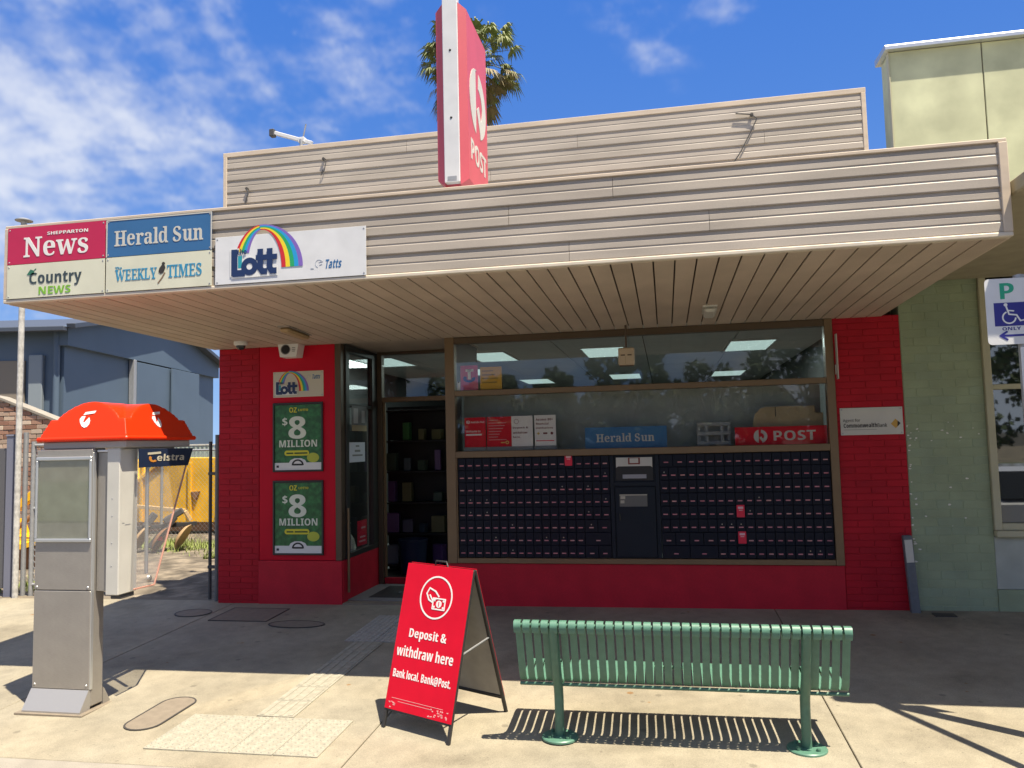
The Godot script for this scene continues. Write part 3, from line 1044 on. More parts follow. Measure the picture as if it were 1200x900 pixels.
func build_doorway() -> void:
	# side light along the left of the recess
	var x := -3.63
	part(shop, "recess_plinth", mb().span(Vector3(x - 0.10, -0.1, -1.12), Vector3(x, 0.47, -0.225), 0.004), M["red dado"])
	part(shop, "recess_plinth", mb().span(Vector3(x - 0.012, -0.1, -0.222), Vector3(x - 0.001, 0.465, -0.002)), M["red dado"])
	var f := part(shop, "side_light_frame", mb().span(Vector3(x - 0.06, 0.471, -1.12), Vector3(x + 0.004, 0.53, -0.102), 0.003), M["black frame"])
	part(f, "stile", mb().span(Vector3(x - 0.06, 0.531, -0.20), Vector3(x + 0.004, 2.946, -0.102), 0.003), M["black frame"])
	part(f, "stile", mb().span(Vector3(x - 0.06, 0.531, -1.12), Vector3(x + 0.004, 2.946, -0.93), 0.003), M["black frame"])
	part(f, "head", mb().span(Vector3(x - 0.06, 2.86, -0.929), Vector3(x + 0.004, 2.946, -0.201), 0.003), M["black frame"])
	part(f, "rail", mb().span(Vector3(x - 0.06, 2.22, -0.929), Vector3(x - 0.004, 2.26, -0.201), 0.003), M["black frame"])
	part(shop, "side_light_pane", mb().span(Vector3(x - 0.036, 0.5305, -0.9285), Vector3(x - 0.030, 2.8595, -0.2015)), M["window glass"])
	# door frame at the back of the recess
	var z := -1.12
	var df := part(shop, "door_frame", mb().span(Vector3(-3.628, 0.0, z - 0.08), Vector3(-3.565, 2.96, z + 0.02), 0.003), M["bronze dark"])
	part(df, "jamb", mb().span(Vector3(-2.40, 0.0, z - 0.08), Vector3(-2.34, 2.96, z + 0.02), 0.003), M["bronze dark"])
	part(df, "transom", mb().span(Vector3(-3.564, 2.315, z - 0.08), Vector3(-2.401, 2.375, z + 0.02), 0.003), M["bronze"])
	part(df, "head", mb().span(Vector3(-3.564, 2.925, z - 0.08), Vector3(-2.401, 2.96, z + 0.02), 0.003), M["bronze dark"])
	part(df, "inner_stile", mb().span(Vector3(-3.564, 0.10, z - 0.05), Vector3(-3.535, 2.314, z - 0.01), 0.003), M["bronze"])
	part(df, "fanlight", mb().span(Vector3(-3.563, 2.376, z - 0.036), Vector3(-2.402, 2.924, z - 0.030)), M["window glass"])
	part(df, "sill", mb().span(Vector3(-3.564, 0.0, z - 0.06), Vector3(-2.401, 0.085, z - 0.01), 0.004), M["red dado"])
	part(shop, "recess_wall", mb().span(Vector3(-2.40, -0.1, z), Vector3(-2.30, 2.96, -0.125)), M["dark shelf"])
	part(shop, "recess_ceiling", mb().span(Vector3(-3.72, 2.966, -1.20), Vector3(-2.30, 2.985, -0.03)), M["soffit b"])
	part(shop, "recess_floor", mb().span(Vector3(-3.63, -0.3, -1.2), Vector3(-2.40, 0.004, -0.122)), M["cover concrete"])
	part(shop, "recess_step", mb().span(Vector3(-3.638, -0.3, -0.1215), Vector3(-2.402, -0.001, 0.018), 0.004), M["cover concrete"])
	var mt := thing("door_mat", "dark rubber mat lying inside the door recess", "mat", Vector3(-2.95, 0.0045, -0.62))
	part(mt, "pile", mb().box(Vector3(0, 0.006, 0), Vector3(0.98, 0.012, 0.72), 0.004), M["dark rubber"])
	part(mt, "logo_ring", mb().arc(Vector2(-0.12, -0.05), Vector2(0.09, 0.055), Vector2(0.11, 0.07), 0.3, 5.2, 0.002, 18, Transform3D(Basis(Vector3.RIGHT, Vector3.FORWARD, Vector3.UP), Vector3(0, 0.0122, 0))), mat("mat print", 0.16, 0.16, 0.17, 0.9))
	# brass pull bar of the folded-back door
	part(shop, "pull_bar", mb().tube([Vector3(-3.605, 0.10, -0.09), Vector3(-3.605, 1.05, -0.09)], 0.016, 8), M["bronze"])

func build_interior() -> void:
	# ceiling of large panels with light troughs
	var cl := part(shop, "shop_ceiling", mb().span(Vector3(-4.948, 3.075, -10.0), Vector3(2.118, 3.10, -0.245)), M["soffit gap"])
	for i in 6:
		for j in 4:
			part(cl, "ceiling_panel", mb().span(Vector3(-4.945 + 1.177 * i + 0.006, 3.055, -0.25 - 2.44 * (j + 1) + 0.006), Vector3(-4.945 + 1.177 * (i + 1) - 0.006, 3.0745, -0.25 - 2.44 * j - 0.006), 0.003), M["plaster"])
	var lit := StandardMaterial3D.new()
	lit.resource_name = "light diffuser"
	lit.albedo_color = Color(0.8, 0.85, 0.83)
	lit.emission_enabled = true
	lit.emission = Color(0.86, 1.0, 0.97)
	lit.emission_energy_multiplier = 0.27
	var k := 0
	for p in [[-2.5, -2.9, "over the notices in the window"], [-0.82, -2.95, "over the posting unit"], [1.2, -2.9, "over the red counter banner"], [-2.6, -7.8, "at the back of the shop behind the lottery side"], [1.27, -7.6, "at the back of the shop behind the red banner"], [-0.74, -7.4, "at the back of the shop in the middle row"], [-4.2, -3.0, "inside the shop behind the side light"], [-3.4, -5.2, "inside the shop behind the open door"]]:
		var t := thing("ceiling_light", "lit rectangular ceiling light %s" % p[2], "ceiling light", Vector3(p[0], 3.054, p[1]), 0.0, "lit panels in the shop ceiling")
		part(t, "light_frame", mb().span(Vector3(-0.29, -0.020, -0.62), Vector3(0.29, 0.0, -0.601)).span(Vector3(-0.29, -0.020, 0.601), Vector3(0.29, 0.0, 0.62)).span(Vector3(-0.31, -0.020, -0.62), Vector3(-0.2905, 0.0, 0.62)).span(Vector3(0.2905, -0.020, -0.62), Vector3(0.31, 0.0, 0.62)), M["white"])
		part(t, "diffuser", mb().span(Vector3(-0.289, -0.014, -0.60), Vector3(0.289, -0.006, 0.60)), lit)
		var l := AreaLight3D.new()
		l.name = "light"
		l.area_size = Vector2(0.57, 1.19)
		l.light_energy = 1.3 if p[1] > -4.0 else 0.35
		l.light_color = Color(0.9, 1.0, 0.97)
		l.shadow_enabled = true
		l.position = Vector3(0, -0.022, 0)
		l.rotation = Vector3(-PI / 2, 0, 0)
		t.add_child(l)
	# dim stock seen through the door
	var rk := thing("card_rack", "dim greeting card rack standing inside the open shop door", "rack", Vector3(-3.2, 0.012, -4.6), 0.25)
	part(rk, "rack_back", mb().span(Vector3(-0.65, 0, -0.05), Vector3(0.65, 1.75, 0.0)), M["dark shelf"])
	var r := rng(71)
	for j in 5:
		part(rk, "shelf", mb().box(Vector3(0, 0.28 + 0.32 * j, 0.12), Vector3(1.3, 0.02, 0.2), 0.003), M["dark shelf"])
		for i in 9:
			var c := Color.from_hsv(r.randf(), r.randf_range(0.1, 0.6), r.randf_range(0.25, 0.8))
			var q := c.srgb_to_linear()
			part(rk, "card", mb().box(Vector3.ZERO, Vector3(0.10, r.randf_range(0.13, 0.2), 0.004)), mat("card %d" % (r.randi() % 9), q.r, q.g, q.b, 0.5), Vector3(-0.57 + 0.142 * i, 0.39 + 0.32 * j, 0.13), Vector3(-0.3, 0, r.randf_range(-0.08, 0.08)))
	var sh := thing("added_stock_shelf", "tall dark stock shelf added inside the open shop door to darken the doorway", "shelf", Vector3(-3.0, 0.012, -2.35))  # added behind the door to block the lit room and darken the doorway
	var dk := mat("doorway dark", 0.012, 0.012, 0.014, 0.6)  # near-black, so the gloom of the doorway is put into the colour
	part(sh, "back_panel", mb().span(Vector3(-0.95, 0, -0.03), Vector3(0.72, 2.30, 0.0)), dk)
	for j in 6:
		part(sh, "shelf_board", mb().box(Vector3(-0.115, 0.08 + 0.43 * j, 0.16), Vector3(1.66, 0.025, 0.30), 0.003), dk)
	var q2 := rng(72)
	for j in 5:
		for i in 7:
			if q2.randf() < 0.75:
				var c2 := Color.from_hsv(q2.randf(), q2.randf_range(0.1, 0.7), q2.randf_range(0.3, 0.7)).srgb_to_linear()
				var hh := q2.randf_range(0.12, 0.3)
				part(sh, "packet", mb().box(Vector3.ZERO, Vector3(q2.randf_range(0.08, 0.2), hh, 0.1), 0.006), mat("packet %d" % (q2.randi() % 7), c2.r, c2.g, c2.b, 0.5), Vector3(-0.82 + 0.225 * i, 0.095 + 0.43 * j + hh / 2, 0.17), Vector3(0, q2.randf_range(-0.5, 0.5), 0))
	var ps := thing("added_partition", "dark partition added behind the side light to hide the lit shop", "partition", Vector3(-4.25, 0.012, -1.1))  # added board that hides the lit interior from the side light
	part(ps, "board", mb().span(Vector3(-0.03, 0, -1.2), Vector3(0.0, 2.05, 0.85)), dk)
	part(ps, "foot", mb().span(Vector3(-0.2, 0, -1.1), Vector3(0.2, 0.03, -1.0)), dk)
	part(ps, "foot", mb().span(Vector3(-0.2, 0, 0.6), Vector3(0.2, 0.03, 0.7)), dk)
	var dm := thing("added_floor_runner", "dark runner added on the floor to darken the open doorway", "carpet", Vector3(-3.0, 0.0125, -1.7))  # added dark sheet over the floor, keeps the doorway black
	part(dm, "pile", mb().span(Vector3(-1.2, 0, -0.45), Vector3(1.0, 0.008, 0.48), 0.002), dk)
	part(dm, "edge", mb().span(Vector3(-1.2, 0, 0.481), Vector3(1.0, 0.009, 0.50), 0.002), M["black frame"])
	var bn := thing("plastic_bin", "dim blue plastic bin on the floor inside the shop", "bin", Vector3(-3.42, 0.0215, -1.85))
	part(bn, "body", mb().lathe([Vector2(0.0, 0), Vector2(0.16, 0), Vector2(0.2, 0.45), Vector2(0.185, 0.45), Vector2(0.15, 0.02), Vector2(0.0, 0.02)], 20), mat("bin blue", 0.006, 0.014, 0.05, 0.6))
	part(bn, "rim", mb().lathe([Vector2(0.20, 0.44), Vector2(0.212, 0.445), Vector2(0.212, 0.465), Vector2(0.19, 0.465), Vector2(0.186, 0.451)], 20), mat("bin blue", 0.006, 0.014, 0.05, 0.6))
	var ct := thing("shop_counter", "dim service counter across the back of the shop", "counter", Vector3(-2.2, 0.012, -6.6))
	part(ct, "front_panel", mb().span(Vector3(-1.6, 0, -0.3), Vector3(1.6, 0.95, 0.28), 0.01), M["red dado"])
	part(ct, "counter_top", mb().span(Vector3(-1.65, 0.952, -0.35), Vector3(1.65, 0.99, 0.35), 0.006), M["dark shelf"])
	part(ct, "poster", mb().span(Vector3(-0.9, 0.25, 0.2805), Vector3(-0.6, 0.7, 0.284)), M["off white"])

# ------------------------------------------------------------------ the neighbour on the right
func build_neighbour() -> void:
	var nb := thing("green_shop", "neighbouring green painted brick shop with pale rendered parapet", "shop")
	var greens := [M["green brick"], M["green brick"], M["green brick b"]]
	var pr := part(nb, "brick_pier", mb().span(Vector3(2.359, -0.2, -0.25), Vector3(3.095, 3.40, -0.012)), M["green joint"])
	brick_face(pr, 2.36, 3.095, -0.02, 3.40, -0.0105, 0.086, 0.24, greens, 5, 0.0019, 0.002)
	# flaked paint along the pier edge
	var r := rng(14)
	var fl := mb()
	for i in 46:
		var x := 2.372 + absf(r.randfn(0.0, 0.02)) if i < 26 else r.randf_range(2.4, 3.08)
		var y := r.randf_range(0.35, 1.9) if i < 26 else (r.randf_range(1.66, 1.86) if i < 40 else r.randf_range(0.8, 1.4))
		var s := r.randf_range(0.005, 0.018)
		var p := PackedVector2Array()
		for q in 6:
			p.append(Vector2(x, y) + Vector2(cos(TAU * q / 6), sin(TAU * q / 6) * 0.6) * s * r.randf_range(0.5, 1.2))
		fl.prism(p, 0.0022)
	var fk := part(nb, "paint_flakes", fl, M["bared render"], Vector3(0, 0, -0.0092))
	fk.set_meta("kind", "stuff")
	# rendered parapet with joints and a metal capping
	var z := -0.30
	var wp := part(nb, "parapet", mb().span(Vector3(2.505, 3.705, -0.60), Vector3(3.402, 5.83, z), 0.004), M["pale stucco"])
	part(wp, "render_panel", mb().span(Vector3(3.414, 3.705, -0.60), Vector3(4.6, 5.83, z), 0.004), M["pale stucco"])
	part(wp, "render_panel", mb().span(Vector3(4.612, 3.705, -0.60), Vector3(7.0, 5.83, z), 0.004), M["pale stucco"])
	part(wp, "joint_strip", mb().span(Vector3(3.395, 3.705, -0.55), Vector3(3.425, 5.83, z - 0.012)), M["joint"])
	part(wp, "edge_bead", mb().span(Vector3(2.490, 3.705, z - 0.06), Vector3(2.504, 5.832, z + 0.012), 0.002), M["cream frame"])
	part(nb, "capping", mb().prism(PackedVector2Array([Vector2(-0.34, 0.0), Vector2(0.075, 0.0), Vector2(0.075, 0.035), Vector2(0.06, 0.055), Vector2(-0.34, 0.075)]), 4.6, Transform3D(Basis(Vector3(0, 0, 1), Vector3(0, 1, 0), Vector3(1, 0, 0)), Vector3(2.45, 5.834, z))), M["aluminium"])
	part(nb, "ledge", mb().span(Vector3(2.36, 3.657, -0.298), Vector3(7.0, 3.70, 0.0), 0.004), M["pale stucco"])
	# head beam, window and dado
	part(nb, "head_beam", mb().span(Vector3(2.36, 3.50, -0.25), Vector3(7.0, 3.655, 0.018), 0.006), mat("olive beam", 0.17, 0.16, 0.095, 0.7))
	var wf := part(nb, "window_frame", mb().span(Vector3(3.097, 0.80, -0.12), Vector3(3.165, 3.498, 0.03), 0.005), M["cream frame"])
	part(wf, "head", mb().span(Vector3(3.166, 3.40, -0.12), Vector3(7.0, 3.498, 0.03), 0.005), M["cream frame"])
	part(wf, "transom", mb().span(Vector3(3.166, 2.165, -0.10), Vector3(7.0, 2.215, 0.02), 0.005), M["cream frame"])
	part(wf, "sill", mb().span(Vector3(3.097, 0.735, -0.12), Vector3(7.0, 0.798, 0.065), 0.008), M["cream frame"])
	part(wf, "bottom_rail", mb().span(Vector3(3.166, 0.80, -0.12), Vector3(7.0, 0.865, 0.02), 0.005), M["cream frame"])
	part(nb, "upper_pane", mb().span(Vector3(3.167, 2.216, -0.046), Vector3(6.99, 3.399, -0.04)), reflective("dark shop glass"))
	part(nb, "lower_pane", mb().span(Vector3(3.167, 0.866, -0.046), Vector3(6.99, 2.164, -0.04)), M["dark shop glass"])
	part(nb, "dado", mb().span(Vector3(3.097, 0.23, -0.2), Vector3(7.0, 0.733, -0.01), 0.004), M["pale dado"])
	part(nb, "plinth", mb().span(Vector3(3.097, -0.2, -0.2), Vector3(7.0, 0.228, 0.0), 0.004), M["green brick"])
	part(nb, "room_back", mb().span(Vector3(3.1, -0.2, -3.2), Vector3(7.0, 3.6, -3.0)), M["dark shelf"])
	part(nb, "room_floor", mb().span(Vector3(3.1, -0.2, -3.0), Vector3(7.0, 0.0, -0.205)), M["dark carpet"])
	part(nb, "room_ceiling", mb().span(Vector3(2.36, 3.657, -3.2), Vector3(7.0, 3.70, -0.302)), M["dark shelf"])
	part(nb, "side_wall", mb().span(Vector3(7.0, -0.2, -3.2), Vector3(7.2, 5.6, 0.0)), M["pale stucco"])
	part(nb, "side_wall", mb().span(Vector3(2.36, -0.2, -3.2), Vector3(2.55, 4.5, -0.31)), M["pale stucco"])
	# verandah that shades the footpath on that side
	var vr := part(nb, "verandah", mb().span(Vector3(2.252, 3.27, 0.034), Vector3(7.0, 3.37, 3.30), 0.01), mat("verandah brown", 0.40, 0.36, 0.25, 0.7, {tex = TX["blotch"]}))
	part(vr, "added_sun_strip", mb().span(Vector3(2.252, 3.371, 0.034), Vector3(7.0, 3.56, 0.12)), M["verandah brown"])  # unseen strip added to stop sun slipping down behind the verandah
	part(vr, "added_sun_board", mb().span(Vector3(2.230, 3.28, 0.06), Vector3(2.249, 3.632, 2.94)), M["verandah brown"])  # unseen board added to close the sun slit beside the awning
	part(vr, "verandah_post", mb().tube([Vector3(2.46, G(2.46, 3.25) - 0.02, 3.25), Vector3(2.46, 3.27, 3.25)], 0.04, 12), M["cream frame"])
	part(vr, "added_shadow_prop", mb().tube([Vector3(2.14, G(2.1, 3.9) - 0.02, 3.90), Vector3(2.50, 3.27, 3.27)], 0.034, 10), M["galvanised"])  # unseen prop, added to cast the slanting shadow band on the footpath
	part(vr, "verandah_post", mb().tube([Vector3(6.9, G(6.9, 3.25) - 0.02, 3.25), Vector3(6.9, 3.27, 3.25)], 0.045, 12), M["cream frame"])
	# bollard guarding the downpipe corner
	var bo := thing("steel_bollard", "grey steel guard post with a white top leaning beside the red brick pier", "bollard", Vector3(2.325, 0.0, 0.075))
	var lean := Transform3D(Basis(Vector3.BACK, deg_to_rad(3.0)), Vector3.ZERO)
	part(bo, "post", mb().box(lean * Vector3(0, 0.37, 0), Vector3(0.085, 0.78, 0.06), 0.008, lean.basis), mat("bollard grey", 0.13, 0.145, 0.165, 0.6, {tex = TX["blotch"], scale = Vector3.ONE * 4.0}))
	part(bo, "white_band", mb().box(lean * Vector3(0, 0.61, 0.0325), Vector3(0.07, 0.22, 0.004), 0.001, lean.basis), M["off white"])

# ------------------------------------------------------------------ yard on the left
func chain_link(x0: float, x1: float, y0: float, y1: float, step: float, wire: float) -> MB:
	var m := mb()
	var w := x1 - x0
	var h := y1 - y0
	var k := -h
	while k < w:
		for s in 2:
			var a := Vector2(maxf(k, 0.0), 0.0)
			a.y = a.x - k
			var b := Vector2(minf(k + h, w), 0.0)
			b.y = b.x - k
			if b.x - a.x > 0.01:
				var p := Vector3(x0 + a.x, y0 + a.y, 0)
				var q := Vector3(x0 + b.x, y0 + b.y, 0)
				if s == 1:
					p.y = y1 - a.y
					q.y = y1 - b.y
				m.bar(p + Vector3(0, 0, wire * (s - 0.5)), q + Vector3(0, 0, wire * (s - 0.5)), wire, wire)
		k += step
	return m

func build_yard() -> void:
	var r := rng(5)
	# tall white pole, gate posts and mesh at the street edge of the yard
	var tall := thing("tall_pole", "tall thin white pole with a flat cap rising behind the newspaper signs", "pole", Vector3(-8.14, G(-8.14, 0) - 0.02, -0.2))
	part(tall, "shaft", mb().tube([Vector3(0, 0, 0), Vector3(0, 4.86, 0)], 0.036, 10), mat("chalky white", 0.62, 0.61, 0.58, 0.7, {tex = ntex("chalk", 81, 0.05, 4, 0.78, 1.0, 256, 1.4), scale = Vector3(1.2, 0.8, 1.2)}))
	part(tall, "cap", mb().lathe([Vector2(0, 4.91), Vector2(0.06, 4.895), Vector2(0.105, 4.875), Vector2(0.105, 4.865), Vector2(0.05, 4.855), Vector2(0.0, 4.855)], 16), M["galvanised"])
	var fp := thing("mesh_fence", "galvanised chain link fence panel beside the payphone", "fence", Vector3(-8.12, G(-8.1, 0) - 0.02, -0.32))
	for x in [-0.02, 0.10]:
		part(fp, "post", mb().tube([Vector3(x, 0, 0), Vector3(x, 1.98 if x > 0 else 2.1, 0)], 0.03, 10), M["galvanised"])
	part(fp, "post", mb().tube([Vector3(1.35, 0, 0), Vector3(1.35, 1.95, 0)], 0.03, 10), M["galvanised"])
	for y in [0.16, 1.12, 1.93]:
		part(fp, "rail", mb().tube([Vector3(0.10, y, 0), Vector3(1.35, y, 0)], 0.019, 8), M["galvanised"])
	part(fp, "chain_mesh", chain_link(0.12, 1.33, 0.17, 1.92, 0.075, 0.004), M["galvanised"]).set_meta("kind", "stuff")
	var gp := thing("gate_pillar", "blue grey square steel gate pillar next to the tall white pole", "gate post", Vector3(-8.29, G(-8.3, 0) - 0.02, -0.28))
	part(gp, "pillar", mb().span(Vector3(-0.055, 0, -0.055), Vector3(0.055, 2.05, 0.055), 0.006), mat("pillar blue", 0.17, 0.18, 0.24, 0.6))
	part(gp, "cap", mb().span(Vector3(-0.062, 2.051, -0.062), Vector3(0.062, 2.075, 0.062), 0.005), M["pillar blue"])
	part(gp, "gate_leaf", mb().span(Vector3(-1.3, 0.12, -0.02), Vector3(-0.062, 1.9, 0.02), 0.004), M["dark shelf"])
	var hp := thing("gate_post", "pair of dark galvanised gate pipes against the red brick pier", "gate post", Vector3(-5.26, G(-5.3, 0) - 0.02, -0.10))
	part(hp, "pipe", mb().tube([Vector3(0, 0, 0), Vector3(0, 1.98, 0)], 0.035, 10), mat("dull pipe", 0.16, 0.165, 0.17, 0.6, {metal = 0.3, tex = TX["blotch"], scale = Vector3.ONE * 3.0}))
	part(hp, "pipe", mb().tube([Vector3(-0.10, 0.04, 0.0), Vector3(-0.10, 1.9, 0.0)], 0.02, 8), mat("dark pipe", 0.06, 0.06, 0.062, 0.6))
	for y in [0.4, 1.5]:
		part(hp, "hinge", mb().span(Vector3(-0.12, y, -0.025), Vector3(0.04, y + 0.035, 0.025), 0.004), M["dark pipe"])
	# chain link at the back of the drive
	var bf := thing("mesh_fence", "long chain link fence standing in front of the yellow machine", "fence", Vector3(-11.6, -0.06, -5.6), 0.0)
	for i in 4:
		part(bf, "post", mb().tube([Vector3(1.7 * i, 0, 0), Vector3(1.7 * i, 1.85, 0)], 0.028, 8), M["galvanised"])
	part(bf, "rail", mb().tube([Vector3(0, 1.82, 0), Vector3(5.1, 1.82, 0)], 0.02, 8), M["galvanised"])
	part(bf, "chain_mesh", chain_link(0.02, 5.1, 0.03, 1.80, 0.09, 0.0036), M["galvanised"]).set_meta("kind", "stuff")
	# pale green iron fence
	var gf := thing("iron_fence", "pale green corrugated iron fence behind the yellow machine", "fence", Vector3(-15.5, -0.08, -10.5))
	for i in 11:
		var m := mb()
		for k in 12:
			m.box(Vector3(0.0317 + 0.0633 * k, 0.98, 0.008 * (1 if k % 2 else -1)), Vector3(0.062, 1.96, 0.01), 0.003)
		part(gf, "iron_sheet", m, M["mint fence"], Vector3(0.765 * i, 0, r.randf_range(-0.01, 0.01)))
	part(gf, "top_rail", mb().span(Vector3(0, 1.962, -0.03), Vector3(8.4, 2.0, 0.03), 0.004), M["off white"])
	build_machine()
	var yb := thing("loader_bucket", "faded yellow loader bucket lying behind the mesh fence by the tall pole", "bucket", Vector3(-10.35, -0.09, -2.9), 0.3)
	part(yb, "bucket_shell", mb().prism(PackedVector2Array([Vector2(-0.55, 0.35), Vector2(-0.45, 0.05), Vector2(0.1, 0.0), Vector2(0.5, 0.1), Vector2(0.52, 0.16), Vector2(0.1, 0.08), Vector2(-0.38, 0.14), Vector2(-0.47, 0.40)]), 1.3, Transform3D(Basis(), Vector3(0, 0.35, -0.65))), M["plant yellow"])
	part(yb, "bucket_arm", mb().bar(Vector3(-0.5, 0.7, 0.2), Vector3(0.35, 1.42, 0.2), 0.16, 0.12, 0.01).bar(Vector3(0.35, 1.42, 0.2), Vector3(0.9, 1.25, 0.2), 0.16, 0.12, 0.01), M["plant yellow"])
	part(yb, "ram", mb().tube([Vector3(-0.3, 0.5, 0.3), Vector3(0.4, 1.1, 0.3)], 0.04, 8), M["rust"])
	part(yb, "stand", mb().span(Vector3(-0.5, 0, -0.6), Vector3(0.5, 0.36, 0.5), 0.02), M["rust"])
	build_shed()
	# remains of a brick wall behind the fence
	var bw := thing("brick_ruin", "low gabled wall of mixed old bricks with a pale sloping coping behind the fence", "wall", Vector3(-13.4, -0.06, -4.0))
	part(bw, "wall_core", mb().prism(PackedVector2Array([Vector2(0, 0), Vector2(3.6, 0), Vector2(3.6, 1.8), Vector2(2.9, 2.22), Vector2(1.2, 2.86), Vector2(0, 3.1)]), 0.2), mat("old mortar", 0.36, 0.32, 0.26, 0.95), Vector3(0, 0, -0.22))
	var bm := mb()
	for j in 36:
		var y := 0.04 + 0.086 * j
		var x := 0.0 if j % 2 else -0.12
		while x < 3.55:
			var top := 3.1 - 0.2 * x if x < 1.2 else (2.86 - 0.376 * (x - 1.2) if x < 2.9 else 2.22 - 0.6 * (x - 2.9))
			if y < top - 0.08 and x >= 0.0:
				var t := r.randf()
				bm.col = Color(0.36, 0.19, 0.13).lerp(Color(0.66, 0.54, 0.42), t * t) * r.randf_range(0.7, 1.15)
				bm.box(Vector3(x + 0.12, y + 0.04, -0.012 + r.randf_range(-0.006, 0.006)), Vector3(0.228, 0.074, 0.03), 0.004)
			x += 0.24
	part(bw, "brickwork", bm, M["mixed bricks"]).set_meta("kind", "stuff")
	part(bw, "coping", mb().bar(Vector3(-0.02, 3.12, -0.1), Vector3(1.22, 2.88, -0.1), 0.26, 0.05, 0.005).bar(Vector3(1.22, 2.88, -0.1), Vector3(2.95, 2.24, -0.1), 0.26, 0.05, 0.005), M["kerb"])
	# weeds
	var gr := mb()
	for i in 4200:
		var x := r.randf_range(-12.5, -7.6)
		var z := -4.6 + absf(x + 7.6) * -0.35 + r.randfn(0.0, 0.35)
		if r.randf() < 0.25:
			x = r.randf_range(-9.0, -7.0)
			z = r.randf_range(-1.4, -0.5) if x < -7.7 else -3.6
		var h := r.randf_range(0.04, 0.17)
		var a := r.randf() * TAU
		var d := Vector3(cos(a), 0, sin(a))
		var s := Vector3(-d.z, 0, d.x) * r.randf_range(0.006, 0.014)
		var o := Vector3(x, -0.09, z)
		gr.col = Color(0.19, 0.235, 0.06)
		gr.tri(o - s, o + s, o + d * h * 0.5 + Vector3(0, h, 0), Vector3.UP, Vector3.UP, Vector3.UP)
	var gn := part(self, "weeds", gr, M["blades"])
	tag(gn, "green and straw coloured weeds growing along the gravel", "weeds")
	gn.set_meta("kind", "stuff")

